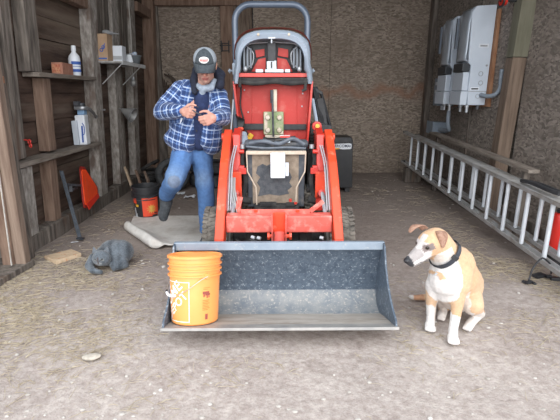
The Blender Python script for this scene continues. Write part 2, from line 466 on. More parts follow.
# ================================================================ studs and posts of the shed (setting)
TN = [2]
def trim(g, m, bevel=.006, **k):
    TN[0] += 1; return struct('trim_%d' % TN[0], g, m, bevel=bevel, **k)
SX = -2.12
def stud(y0, y1, z0, z1, m, x1=SX, x0=XL, lean=0.):
    g = G(); g.box(((x0 + x1) / 2, (y0 + y1) / 2, (z0 + z1) / 2), (x1 - x0, y1 - y0, z1 - z0), (lean, 0, 0)); return trim(g, m)
stud(3.30, 3.47, .135, .72, M_studp, x1=-2.10); stud(3.32, 3.44, .79, ZC, M_stud)
stud(3.78, 3.90, .135, .715, M_studb); stud(3.80, 3.92, .795, 1.43, M_studb); stud(3.62, 3.80, 1.475, ZC, M_stud)
stud(4.80, 4.99, .135, ZC, M_studp, x1=-2.10)
stud(5.46, 5.66, .135, ZC, M_studp); stud(5.68, 5.72, .135, ZC, M_stud)
stud(6.10, 6.30, .135, ZC, M_studp); stud(6.93, 7.10, .0, ZC, M_studb, x1=-2.05)
# doorway post assembly at the front left
g = G(); g.bb(-2.22, -2.02, 3.10, 3.24, 0, ZC); trim(g, M_stud)
g = G(); g.beam((-1.985, 3.02, -.02), (-1.945, 3.0, 1.7), .08, .07); trim(g, M_post)
g = G(); g.beam((-2.07, 2.99, -.02), (-2.02, 2.985, 1.45), .085, .05); trim(g, M_studb)
M_paintdark = mat('peeling_dark_paint', (.045, .05, .055), .7, 0, (.12, .125, .13), 6, stretch=(4, 4, 1), col3=(.62, .62, .62), s3=9, lo3=.6, hi3=.66, bump=.4)
g = G(); g.bb(-2.18, -2.0, 3.06, 3.12, 1.44, ZC); trim(g, M_paintdark)
g = G(); g.bb(-2.10, -1.98, 3.05, 3.10, .95, 1.36); trim(g, M_paintdark)
M_white_strip = mat('flaking_white_paint_strip', (.6, .58, .55), .7, 0, (.42, .38, .34), 20)
g = G(); g.beam((-2.035, 2.955, 0), (-1.99, 2.95, 1.0), .006, .01); trim(g, M_white_strip, bevel=0)
g = G(); g.bb(-2.16, -1.96, 3.03, 3.13, 1.37, 1.42); trim(g, mat('rusty_bracket', (.25, .10, .05), .8, .2, (.36, .2, .12), 20))
g = G(); g.box((-2.10, 2.78, .02), (.30, .62, .05), (0, 0, -4)); trim(g, M_stud)             # threshold board
# short header boards up the left wall and the brown frame near the back
g = G(); g.box((-2.15, 4.33, 2.20), (.10, .88, .10), (0, 0, 0)); trim(g, M_studb)
g = G(); g.bb(-2.2, -2.08, 6.31, 6.93, 2.40, 2.52); trim(g, M_studb)
for i, (y0, y1) in enumerate([(4.995, 5.13), (5.135, 5.29), (5.295, 5.455), (5.725, 5.90), (5.905, 6.095)]):
    g = G(); g.bb(-2.215, -2.155 - .006 * (i % 2), y0, y1, 1.72, ZC); trim(g, M_stud)
# back wall: top beam, posts, vertical boards beside the tractor
g = G(); g.bb(-2.05, -.46, 7.03, 7.13, 2.60, 2.75); trim(g, M_studb)
g = G(); g.bb(-.93, -.72, 7.06, 7.135, 0, 2.60); trim(g, M_studb)
g = G(); g.bb(-.72, -.44, 7.09, 7.137, 0, ZC); trim(g, mat('brown_back_board', (.09, .06, .045), .9, 0, (.2, .155, .12), 7, stretch=(5, 5, .5), bump=.4))
g = G(); g.bb(-2.05, -1.9, 7.08, 7.135, 0, 2.6); trim(g, M_stud)
# right wall: post of the doorway bay, ledge at the foot of the wall
g = G(); g.beam((2.452, 4.62, 1.66), (2.50, 4.62, ZC), .15, .15, 0); trim(g, M_green_post)
M_fresh = mat('brown_timber_post', (.115, .08, .058), .85, 0, (.22, .16, .12), 7, stretch=(4, 4, .3), bump=.4)
g = G(); g.beam((2.405, 4.62, 0), (2.452, 4.62, 1.655), .145, .145, 0); trim(g, M_fresh)
g = G(); g.bb(2.41, 2.52, 4.70, 4.74, 0, ZC); trim(g, mat('dark_brown_board', (.09, .065, .05), .9, 0, (.17, .13, .10), 7, stretch=(4, 4, .3), bump=.4))
g = G(); g.bb(2.32, 2.42, 4.75, YB - .01, 0, .12); struct('baseboard_right', g, M_stud, bevel=.01)
g = G(); g.bb(2.43, 2.528, 2.5, 4.54, 0, .10); trim(g, M_stud)
g = G(); g.bb(2.395, 2.42, 5.44, 5.47, 0.12, ZC); trim(g, M_stud)
g = G(); g.bb(2.34, 2.42, 6.98, YB - .005, .12, ZC); trim(g, M_stud)
# shelves built into the left wall
g = G(); g.bb(-2.215, -2.07, 3.66, 4.79, 1.435, 1.472)
s = build(g, 'wall_shelf', M_shelfw, bevel=.004, at=(-2.14, 4.1, 1.435)); tag(s, 'upper grey board shelf between the studs, holding a bottle and a small box', 'shelf')
g = G(); g.bb(-2.215, -2.06, 3.20, 4.79, .735, .775)
s = build(g, 'wall_shelf', M_shelfw, bevel=.004, at=(-2.14, 4.1, .735)); tag(s, 'lower grey board shelf between the studs, above the orange triangle', 'shelf')

# ================================================================ things on the left wall
M_card = mat('brown_cardboard', (.36, .24, .15), .9, 0, (.42, .29, .19), 12)
M_redcard = mat('faded_red_carton', (.30, .13, .09), .9, 0, (.40, .20, .14), 16)
M_white = mat('white_plastic', (.72, .75, .80), .45)
M_whitebox = mat('white_carton', (.66, .70, .76), .7)
M_blue = mat('blue_print', (.035, .10, .38), .6)
M_bluel = mat('pale_blue_print', (.22, .36, .55), .6)
M_black = mat('black_plastic', (.018, .019, .022), .5, 0, (.035, .036, .04), 20)
M_black2 = mat('dull_black_rubber', (.016, .016, .018), .85, 0, (.05, .048, .046), 14, bump=.2)
M_wire = mat('galvanised_wire', (.55, .56, .57), .4, .6)
M_steel = mat('grey_steel', (.30, .31, .33), .42, .7, (.40, .41, .43), 14)
M_darksteel = mat('dark_steel', (.06, .065, .075), .5, .5, (.12, .125, .14), 18)

b = thing('carton', 'small faded red and tan carton lying on the upper wall shelf left of the bottle', 'box', (-2.14, 4.20, 1.4722))
g = G(); g.box((-2.14, 4.20, 1.4722 + .052), (.10, .24, .104), (0, 0, 4)); build(g, 'carton_body', M_redcard, b, bevel=.003)
g = G(); g.box((-2.14, 4.078, 1.4722 + .052), (.07, .003, .075), (0, 0, 4)); build(g, 'printed_end', mat('orange_print', (.55, .30, .16), .8, 0, (.35, .08, .05), 60), b)

b = thing('bottle', 'white plastic bottle with blue label and white cap on the upper wall shelf', 'bottle', (-2.135, 4.44, 1.4722))
g = G(); prof = [(.0, 0), (.052, 0), (.056, .01), (.056, .16), (.048, .19), (.026, .215), (.020, .225), (.020, .24)]
g.lathe(prof, (-2.135, 4.44, 1.4722), n=24); build(g, 'bottle_body', M_white, b, smooth=True)
g = G(); g.lathe([(.0, .238), (.024, .238), (.022, .285), (0, .287)], (-2.135, 4.44, 1.4722), n=18); build(g, 'cap', M_white, b, smooth=True)
g = G()
for k in range(9):
    a = R(-95 + k * 12); a2 = R(-95 + (k + 1) * 12); r = .0575
    p = [(-2.135 + r * math.cos(t), 4.44 + r * math.sin(t)) for t in (a, a2)]
    for z0, z1 in ((.035, .062), (.085, .09), (.105, .135)):
        g.add([(p[0][0], p[0][1], 1.4722 + z0), (p[1][0], p[1][1], 1.4722 + z0), (p[1][0], p[1][1], 1.4722 + z1), (p[0][0], p[0][1], 1.4722 + z1)], [(0, 1, 2, 3)])
build(g, 'label', M_blue, b)

# the bracket shelf
sh = thing('bracket_shelf', 'pale painted board shelf on two wire brackets, holding cartons and a basket', 'shelf', (-2.02, 5.35, 1.632))
g = G(); g.bb(-2.10, -1.84, 4.94, 5.77, 1.632, 1.650); build(g, 'board', mat('dusty_pale_board', (.22, .20, .18), .85, 0, (.48, .48, .48), 14), sh, bevel=.002)
g = G(); g.bb(-1.842, -1.834, 4.94, 5.77, 1.612, 1.654); build(g, 'front_edge', mat('pale_edge_strip', (.46, .47, .48), .7, 0, (.62, .63, .64), 20), sh)
for y in (4.98, 5.62):
    g = G(); g.tube([(-1.85, y, 1.628), (-2.085, y, 1.405)], .006, 8); g.tube([(-1.85, y, 1.628), (-2.09, y, 1.628)], .005, 8)
    build(g, 'bracket', M_wire, sh, smooth=True)
zs = 1.6505
b = thing('carton', 'tall brown cardboard carton with blue print on the bracket shelf', 'box', (-2.02, 5.02, zs))
g = G(); g.box((-2.055, 5.03, zs + .142), (.115, .15, .283), (0, 0, 0)); build(g, 'carton_body', M_card, b, bevel=.003)
g = G(); yf = 4.953
g.bb(-2.104, -2.008, yf, yf + .003, zs + .018, zs + .034)
for r0 in (0, 1):
    g.torus((-2.065 + r0 * .022, yf, zs + .115 + r0 * .03), (0, 1, 0), .016, .0045, 14, 5)
g.box((-2.038, yf, zs + .15), (.008, .004, .07), (0, 20, 0))
build(g, 'printed_mark', M_blue, b)
g = G(); yc = 5.03
g.ell((-2.03, yc, zs + .283 + .024), (.045, .05, .024)); g.ell((-2.0, yc, zs + .283 + .016), (.06, .04, .016)); g.tube([(-1.98, yc, zs + .300), (-1.93, yc, zs + .292), (-1.885, yc - .01, zs + .288)], .01, 8, rs=[.014, .008, .004])
c = build(g, 'rag', mat('grey_rag', (.22, .23, .24), .9, 0, (.33, .34, .35), 25), at=(-2.02, yc, zs + .284), smooth=True); tag(c, 'crumpled grey rag lying on top of the tall cardboard carton', 'rag')
b = thing('carton', 'white cube-shaped carton with a grey lower band on the bracket shelf', 'box', (-1.985, 5.22, zs))
g = G(); g.box((-1.970, 5.185, zs + .088), (.145, .14, .175), (0, 0, 2)); build(g, 'carton_body', M_whitebox, b, bevel=.003)
g = G(); g.box((-1.970, 5.1145, zs + .045), (.140, .003, .04), (0, 0, 2)); build(g, 'printed_band', mat('grey_band', (.36, .38, .40), .7), b)
b = thing('wire_rack', 'white plastic rack with three slanted bars on the bracket shelf beside the basket', 'rack', (-1.93, 5.42, zs))
g = G(); g.bb(-2.02, -1.86, 5.34, 5.46, zs, zs + .008); build(g, 'base', M_white, b)
for k in range(3):
    g = G(); g.beam((-1.985 + k * .055, 5.35, zs + .008), (-2.01 + k * .055, 5.35, zs + .105), .014, .05); build(g, 'bar', M_white, b, bevel=.002)
g = G(); g.bb(-2.03, -1.865, 5.34, 5.362, zs + .098, zs + .108); build(g, 'top_rail', M_steel, b)
b = thing('basket', 'small grey plastic basket at the far end of the bracket shelf', 'basket', (-1.93, 5.62, zs))
g = G(); g.lathe([(0, .0), (.062, .0), (.064, .004), (.085, .10), (.090, .102), (.090, .108), (.080, .108), (.060, .008), (0, .008)], (-1.925, 5.61, zs), n=24, caps=False)
build(g, 'basket_body', mat('grey_plastic', (.13, .145, .16), .6), b, smooth=True)
g = G(); g.torus((-1.925, 5.61, zs + .106), (0, 0, 1), .088, .005, 24, 6); build(g, 'rim', mat('grey_rim', (.25, .27, .29), .6), b, smooth=True)
def rag_col(p, n): return (.18, .30, .55) if math.sin(p.x * 130) * math.sin(p.y * 110 + p.z * 90) > .1 else (.55, .60, .68)
c = organic('cloth', [((-1.94, 5.61, zs + .10), (.06, .06, .035)), ((-1.91, 5.60, zs + .135), (.03, .035, .02)), ((-1.955, 5.6, zs + .12), (.03, .04, .02))], .008, attr_mat('blue_white_cloth', bump=.2), at=(-1.925, 5.61, zs + .09), colf=rag_col)
tag(c, 'bunched pale blue and white cloth heaped in the grey basket', 'cloth')

# tall white container on the lower shelf
zb = .7755
b = thing('jug', 'tall white container with blue band and dark metal top on the lower wall shelf', 'jug', (-2.12, 4.5, zb))
g = G(); g.box((-2.13, 4.50, zb + .155), (.10, .115, .31), (0, -2, 4)); build(g, 'body', M_white, b, bevel=.012)
g = G(); g.box((-2.125, 4.505, zb + .34), (.070, .080, .06)); build(g, 'blue_band', M_bluel, b, bevel=.008)
g = G(); g.box((-2.17, 4.425, zb + .13), (.055, .03, .25), (0, -3, 0)); build(g, 'side_pocket', mat('pale_grey_plastic', (.5, .54, .6), .6), b, bevel=.004)
g = G(); g.lathe([(.0, .37), (.030, .37), (.030, .385), (.034, .388), (.034, .43), (0, .432)], (-2.125, 4.50, zb), n=18); g.box((-2.15, 4.46, zb + .425), (.05, .06, .045)); build(g, 'metal_top', M_darksteel, b, smooth=True, bevel=.002)
g = G(); g.tube(bez([(-2.105, 4.442, zb + .23), (-2.085, 4.44, zb + .19), (-2.09, 4.44, zb + .12), (-2.115, 4.44, zb + .10)], 5), .004, 6); g.bb(-2.115, -2.10, 4.437, 4.441, zb + .03, zb + .2); build(g, 'printed_curve', M_blue, b)
b = thing('pipe_clamp', 'bent grey metal strap holding the top of the white jug to the stud', 'bracket', (-2.08, 4.62, 1.15))
g = G(); g.tube(bez([(-2.17, 4.44, 1.155), (-2.09, 4.44, 1.155), (-2.06, 4.5, 1.15), (-2.065, 4.62, 1.11), (-2.085, 4.73, 1.06), (-2.099, 4.80, 1.05)], 5), .012, 8, flat=1.6); build(g, 'strap', M_steel, b, smooth=True)

# red clip on the stud
g = G(); g.torus((-2.075, 3.425, .925), (.5, 1, .0), .015, .006, 16, 6); g.torus((-2.07, 3.425, .893), (.5, 1, 0), .013, .006, 16, 6); g.cyl((-2.118, 3.42, .94), (-2.075, 3.425, .935), .004)
c = build(g, 'hook_clip', mat('red_plastic', (.55, .03, .02), .4), at=(-2.08, 3.5, .9), smooth=True); tag(c, 'small red plastic clip hung on the brown stud above the lower shelf', 'clip')

# orange slow moving vehicle triangle
M_orange_r = mat('orange_red_reflective', (.95, .085, .02), .35, 0, (.85, .07, .018), 30)
b = thing('warning_triangle', 'bright orange-red triangular warning sign leaning on the left wall sill', 'sign', (-2.1, 4.3, .14))
def tri3(pts, t, off=V((.012, 0, 0))):
    g = G(); pts = [V(p) for p in pts]; m = len(pts)
    nn = (pts[1] - pts[0]).cross(pts[2] - pts[0]).normalized()
    if nn.dot(V((1, -1, 0))) < 0: nn = -nn
    vs = pts + [p - nn * t for p in pts]
    g.add(vs, [tuple(range(m)), tuple(range(m, 2 * m))] + [(i, (i + 1) % m, m + (i + 1) % m, m + i) for i in range(m)]); return g
A = [(-2.085, 4.30, .575), (-2.075, 4.36, .56), (-2.05, 4.58, .30), (-2.05, 4.60, .235), (-2.04, 4.56, .205), (-2.0, 4.20, .155), (-2.01, 4.15, .17), (-2.03, 4.17, .25), (-2.08, 4.27, .55)]
g = tri3(A, .012); build(g, 'frame', mat('dark_red_border', (.28, .02, .015), .5), b, bevel=.002)
def shrink(A, k, d):
    c = sum((V(p) for p in A), V()) / len(A)
    return [c + (V(p) - c) * k + V(d) for p in A]
g = tri3(shrink(A, .86, (.010, -.008, .003)), .008); build(g, 'face', M_orange_r, b)
g = tri3([(-2.035, 4.56, .235), (-2.0, 4.19, .205), (-1.975, 4.18, .145), (-2.02, 4.545, .19)], .006); build(g, 'lower_bar', mat('dark_orange_red', (.62, .03, .015), .4), b)
g = G(); g.tube([(-2.10, 4.02, .44), (-2.07, 4.10, .42), (-2.05, 4.18, .40)], .014, 8); g.box((-2.09, 4.06, .40), (.03, .03, .07), (0, 0, 20)); g.box((-2.08,4.12,.38),(.02,.10,.02)); build(g, 'mount', M_darksteel, b)

# dark perforated steel bar leaning on the sill
a0 = V((-1.845, 3.66, .018)); a1 = V((-2.085, 3.90, .60)); 
g = G(); d = (a1 - a0); r = frame_from(d)
g.beam(a0, a1, .032, .005); g.beam(a0 + V((-.014, .0, .004)), a1 + V((-.014, .0, .004)), .005, .022)
g.box(a0 + V((.01, -.01, .0)), (.06, .05, .012), (0, 10, 0))
b = thing('perforated_bar', 'long dark steel bar with a row of holes leaning against the left wall', 'bar', (-1.9, 3.7, 0))
build(g, 'bar', mat('blue_black_steel', (.03, .038, .05), .4, .4, (.07, .08, .095), 20), b, bevel=.001)
for k in range(11):
    p = a0.lerp(a1, .12 + k * .075); nn = r @ V((0, 1, 0))
    if nn.y > 0: nn = -nn
    g = G(); g.cyl(p + nn * .001, p + nn * .0045, .007, 10); build(g, 'hole', M_black, b)

# hanging things between the far studs
M_zinc = mat('dull_zinc', (.26, .26, .26), .55, .4, (.36, .36, .355), 12)
b = thing('funnel', 'grey cone-shaped shade or funnel hanging on its side at the third stud', 'funnel', (-2.0, 5.55, 1.06))
g = G(); g.lathe([(.095, 0), (.092, .0), (.030, .13), (.018, .16), (.022, .165), (.036, .13), (.098, .0)], (-1.93, 5.50, 1.03), (-.75, .1, .35), n=28, caps=False); build(g, 'cone', M_zinc, b, smooth=True)
g = G(); g.torus((-1.93, 5.50, 1.03), (-.75, .1, .35), .096, .004, 28, 6); build(g, 'rim', M_steel, b, smooth=True)
g = G(); g.cyl((-2.12, 5.53, 1.12), (-2.04, 5.52, 1.085), .007); build(g, 'stem', M_zinc, b)
b = thing('lamp_socket', 'small round grey lamp hanging on its cord under the bracket shelf', 'lamp', (-2.02, 5.85, 1.43))
g = G(); g.ell((-2.03, 5.86, 1.435), (.042, .042, .046)); build(g, 'globe', M_zinc, b, smooth=True)
g = G(); g.cyl((-2.03, 5.86, 1.475), (-2.03, 5.86, 1.51), .022); build(g, 'collar', M_steel, b, smooth=True)
g = G(); g.tube(bez([(-2.03, 5.86, 1.505), (-2.028, 5.84, 1.66), (-2.03, 5.84, 2.1), (-2.05, 5.82, 2.6), (-2.10, 5.80, 2.94)], 5), .007, 6); build(g, 'cord', mat('pale_cord', (.42, .40, .37), .8), b, smooth=True)
g = G(); g.cyl((-2.12, 4.95, 1.12), (-2.075, 4.95, 1.12), .008, 10); g.ell((-2.07, 4.95, 1.12), (.012, .012, .012)); c = build(g, 'door_bolt', M_steel, at=(-2.09, 4.95, 1.12), smooth=True); tag(c, 'small round metal bolt head on the stud beside the bracket', 'bolt')

# junction hook on the back wall + wires
g = G()
g.tube([(-0.910, 7.06, 2.06), (-0.810, 7.06, 2.06), (-0.810, 7.06, 1.95), (-0.910, 7.06, 1.95)], .012, 8, closed=True)
g.tube([(-0.950, 7.06, 2.03), (-0.770, 7.06, 2.03)], .009, 8); g.tube([(-0.920, 7.06, 1.93), (-0.920, 7.06, 2.10)], .009, 8); g.tube([(-0.805, 7.06, 1.92), (-0.805, 7.06, 2.10)], .009, 8)
g.cyl((-0.860, 7.06, 2.06), (-0.860, 7.062, 2.06), .008)
c = build(g, 'iron_bracket', M_black, at=(-.86, 7.05, 2.0)); tag(c, 'black square iron bracket screwed to the back wall above the man', 'bracket')
g = G(); g.tube(bez([(-.425, 7.12, 2.9), (-.43, 7.11, 2.2), (-.42, 7.12, 1.5), (-.43, 7.11, .8), (-.42, 7.12, .25)], 6), .008, 6)
c = build(g, 'cable', M_black2, at=(-.43, 7.12, .3), smooth=True); tag(c, 'thin black cable running down the back wall behind the roll bar', 'cable')
g = G()
for k in range(6):
    ph = k * .5
    g.tube(bez([(-1.88 + .03 * k, 7.02, 1.55 - k * .04), (-1.83 + .02 * k, 6.98, 1.2), (-1.75 + .02 * k, 7.0, .95 - .03 * k), (-1.68, 7.02, 1.15), (-1.72 + .01 * k, 7.0, 1.5), (-1.85, 7.04, 1.6)], 6), .012, 6)
g.cyl((-1.78, 7.0, 1.57), (-1.80, 7.13, 1.60), .012, 8)
c = build(g, 'rope_coil', mat('dark_brown_rope', (.05, .035, .028), .95, 0, (.1, .075, .06), 40), at=(-1.8, 7.0, 1.0), smooth=True); tag(c, 'dark brown coil of rope hanging in the back left corner', 'rope')
# ================================================================ the red tractor with its front loader
M_red = mat('tractor_red', (.60, .035, .022), .42, 0, (.50, .028, .018), 3, col3=(.60, .10, .075), s3=14, lo3=.56, hi3=.72, coat=.25)
M_redor = mat('loader_orange_red', (.74, .075, .025), .42, 0, (.66, .055, .02), 4, col3=(.72, .20, .12), s3=16, lo3=.58, hi3=.74, coat=.2)
M_redfade = mat('faded_loader_red', (.66, .10, .075), .5, 0, (.62, .15, .12), 6, col3=(.75, .33, .28), s3=14, lo3=.5, hi3=.7)
M_redin = mat('dusty_hood_red', (.50, .035, .028), .55, 0, (.42, .03, .022), 3, col3=(.50, .10, .08), s3=9, lo3=.55, hi3=.75)
M_greyp = mat('blue_grey_plastic', (.33, .39, .47), .5, 0, (.38, .45, .54), 5)
M_rops = mat('blue_grey_painted_tube', (.14, .18, .25), .35, .1, (.17, .21, .28), 8, coat=.3)
M_tire = mat('dusty_tire_rubber', (.075, .07, .063), .9, 0, (.24, .215, .185), 16, bump=.2)
M_hose = mat('black_hose', (.012, .012, .013), .5)
M_dirtp = mat('caked_tan_dirt', (.19, .15, .115), .95, 0, (.30, .24, .185), 18, bump=.3)
M_grill = mat('blue_black_panel', (.035, .042, .055), .6, 0, (.07, .08, .095), 14, col3=(.20, .17, .14), s3=7, lo3=.55, hi3=.75)
M_ply = mat('dusty_pale_bar', (.46, .37, .29), .8, 0, (.58, .49, .40), 20)
M_silver = mat('silver_plate', (.50, .53, .57), .4, .3)
M_olive = mat('olive_green_plate', (.20, .27, .12), .55, 0, (.30, .33, .20), 16, col3=(.42, .34, .26), s3=12)
M_tanm = mat('tan_zinc_metal', (.48, .40, .30), .5, .2, (.58, .52, .44), 20)
M_yellow = mat('yellow_tag', (.75, .45, .04), .6)

T = thing('tractor', 'red compact tractor with raised hood, grey roll bar and dark front loader bucket', 'tractor', (0, 2.5, 0))
CX = -.005
def P(name, g, m, parent=None, **k): return build(g, name, m, parent or T, **k)

# --- loader bucket, curled back a little
M_bk = mat('scratched_dark_blue_steel', (.06, .082, .115), .42, .1, (.105, .135, .175), 30, stretch=(1, 1, 1), col3=(.26, .30, .34), s3=70, lo3=.56, hi3=.66, bump=.15)
M_bkl = mat('dusty_blue_steel', (.15, .175, .205), .6, .0, (.27, .275, .275), 12, col3=(.38, .36, .33), s3=60, lo3=.54, hi3=.66)
M_bkf = mat('worn_brown_steel', (.30, .26, .22), .65, .0, (.44, .40, .36), 6, stretch=(.6, 2, 2), col3=(.46, .43, .40), s3=24, lo3=.56, hi3=.7)
M_edge = mat('polished_worn_edge', (.27, .265, .26), .5, .3, (.40, .38, .36), 10)
M_flange = mat('sky_lit_blue_grey_steel', (.21, .26, .32), .45, .1, (.26, .31, .37), 10, col3=(.34, .36, .38), s3=28, lo3=.6, hi3=.7)  # flange paler than the bucket: sky reflection put into the colour
W = .612
prof = [(2.29, .008), (2.34, .010), (2.385, .025), (2.42, .055), (2.437, .098)]
back = [(2.437, .098), (2.436, .14), (2.424, .22), (2.400, .31), (2.365, .40), (2.348, .438)]
B = P('loader_bucket', G().ribbon(back, CX - W, CX + W, -.008), M_bk)
P('bucket_heel', G().ribbon(prof, CX - W, CX + W, -.008), M_bkl, B, smooth=True)
P('bucket_floor', G().ribbon([(1.985, .104), (2.10, .072), (2.20, .042), (2.29, .010)], CX - W, CX + W, -.008), M_bkf, B)
g = G(); g.extx([(1.958, .098), (1.962, .113), (2.03, .095), (2.03, .078)], CX - W - .017, CX + W + .017); P('cutting_edge', g, M_edge, B, bevel=.002)
g = G(); g.extx([(2.338, .452), (2.368, .452), (2.372, .405), (2.332, .405)], CX - W - .012, CX + W + .012); P('top_flange', g, M_flange, B, bevel=.004)
side = [(1.972, .100), (1.985, .135), (2.06, .165), (2.12, .20), (2.19, .255), (2.25, .33), (2.31, .44), (2.352, .452), (2.37, .41), (2.41, .31), (2.434, .22), (2.447, .12), (2.43, .05), (2.39, .016), (2.33, .0), (2.28, -.002)]
for s in (-1, 1):
    g = G(); g.extx(side, CX + s * W, CX + s * (W + .011)); P('side_plate', g, M_bk, B, bevel=.001)
g = G()
for s in (-1, 1):
    for q in (-.05, .05): g.extx([(2.37, .42), (2.50, .30), (2.52, .16), (2.44, .10), (2.425, .25)], s * .375 + q - .006, s * .375 + q + .006)
P('hitch_bracket', g, M_bk, B)

# --- loader arms
for s in (-1, 1):
    xo = CX + s * .382
    arm = [(2.545, .12), (2.52, .16), (2.515, .30), (2.545, .40), (2.80, .68), (2.96, .83), (3.20, .995), (3.29, 1.035), (3.37, 1.01), (3.37, .93), (3.22, .88), (3.02, .74), (2.86, .58), (2.66, .34), (2.62, .22), (2.60, .13)]
    g = G(); g.extx(arm, xo - .030 + s * .004, xo + .030 + s * .004); a = P('loader_arm', g, M_redor, bevel=.008)
    g = G(); g.cyl((xo - .055, 3.29, .975), (xo + .055, 3.29, .975), .030, 14); g.cyl((xo - .046, 2.57, .20), (xo + .046, 2.57, .20), .022, 12); P('pivot_pin', g, M_redor, a, smooth=True, bevel=.003)
    # upright standing on the tractor frame
    xi = CX + s * .318
    g = G(); g.extx([(3.15, .42), (3.15, .74), (3.22, 1.0), (3.36, 1.04), (3.42, 1.0), (3.38, .72), (3.42, .42)], xi - .028, xi + .028); u = P('loader_upright', g, M_red, bevel=.006)
    g = G(); g.box((xi, 3.14, .63), (.075, .02, .20)); P('upright_plate', g, M_redor, u, bevel=.004)
    g = G()
    for z in (.70, .82): g.cyl((xi - s * .06, 3.16, z + .06), (xi - s * .02, 3.16, z + .06), .016, 10)
    g.box((xi - s * .045, 3.15, .735), (.06, .03, .045)); P('red_lug', g, M_red, u, bevel=.003)
    # lift cylinder, inside the arm
    g = G(); g.cyl((xi, 3.30, .50), (xi, 2.98, .60), .028, 14); c = P('lift_cylinder', g, M_red, smooth=True)
    g = G(); g.cyl((xi, 2.98, .60), (xi, 2.72, .49), .014, 10); P('cylinder_rod', g, M_silver, c, smooth=True)
g = G(); g.bb(CX - .352, CX + .352, 2.66, 2.76, .405, .520); cb = P('cross_tube', g, M_redfade, bevel=.008)
g = G(); g.bb(-.055, -.045, 2.60, 2.66, .29, .545); g.bb(.035, .045, 2.60, 2.66, .29, .545); P('center_lug', g, M_redfade, cb, bevel=.003)
g = G(); g.bb(-.047, .037, 2.645, 2.662, .33, .55); P('center_plate', g, M_redor, cb, bevel=.003)
g = G(); g.cyl((-.075, 2.62, .395), (.075, 2.62, .395), .014, 12); g.cyl((-.082, 2.62, .395), (-.066, 2.62, .395), .025, 6); g.cyl((.062, 2.62, .395), (.078, 2.62, .395), .025, 6); P('pivot_bolt', g, M_redor, cb, bevel=.002)
g = G(); g.cyl((-.005, 2.60, .43), (-.005, 2.54, .30), .036, 16); P('tilt_cylinder', g, mat('worn_red_tube', (.58, .07, .05), .5, 0, (.05, .04, .04), 10, lo=.55, hi=.62), cb, smooth=True)
g = G(); g.cyl((-.005, 2.54, .30), (-.005, 2.51, .235), .018, 12); P('cylinder_rod', g, M_silver, cb, smooth=True)
# bent red grille guard on the cross tube
g = G()
path = [(-.262, 2.76, .628), (-.284, 2.745, .545), (-.262, 2.73, .533), (.205, 2.73, .533), (.295, 2.745, .60)]
for i in range(4): g.beam(path[i], path[i + 1], .014, .030)
g.beam((-.276, 2.745, .635), (-.290, 2.745, .548), .03, .012)
P('grille_guard', g, M_redfade, bevel=.002)
g = G(); 
for x in (-.16, .12): g.cyl((x, 2.715, .532), (x, 2.715, .546), .012, 8)
P('guard_bolt', g, M_redor, cb)
# hoses
for k, (x0, dx) in enumerate([(-.345, .0), (-.332, .014), (-.318, .03)]):
    g = G(); g.tube(bez([(x0 - .01, 3.05, .70), (x0 + .0, 2.93, .62), (x0 + .02 + dx * .5, 2.84, .54), (x0 + .03 + dx, 2.78, .47), (x0 + .03 + dx, 2.74, .40)], 6), .0065, 8)
    P('hose', g, mat('pale_grey_hose', (.42, .42, .42), .5) if k == 0 else bpy.data.materials['pale_grey_hose'], smooth=True)
for k, pts in enumerate([[(-.20, 2.66, .36), (-.13, 2.64, .33), (-.07, 2.60, .27), (-.02, 2.56, .20)], [(.05, 2.66, .36), (.08, 2.62, .28), (.16, 2.62, .25), (.30, 2.66, .30)], [(-.30, 2.72, .34), (-.2, 2.70, .27), (-.1, 2.72, .24), (.1, 2.75, .27), (.28, 2.72, .25)]]):
    g = G(); g.tube(bez(pts, 6), .012, 8); P('hydraulic_hose', g, M_hose, smooth=True)
g = G()
for x, z in ((-.19, .375), (-.15, .37), (.27, .37)): g.cyl((x, 2.665, z), (x + .022, 2.655, z - .004), .012, 8)
g.cyl((-.12, 2.63, .32), (-.07, 2.60, .30), .010, 8)
P('hose_fitting', g, M_silver, smooth=True)

for s in (-1, 1):
    for k in range(2):
        x = CX + s * (.352 - .016 * k)
        g = G(); g.tube(bez([(x - s * .02, 3.20, .92), (x, 3.05, .80), (x, 2.90, .64), (x + s * .0, 2.80, .52)], 5), .0055, 8)
        P('hydraulic_pipe', g, M_silver, smooth=True)
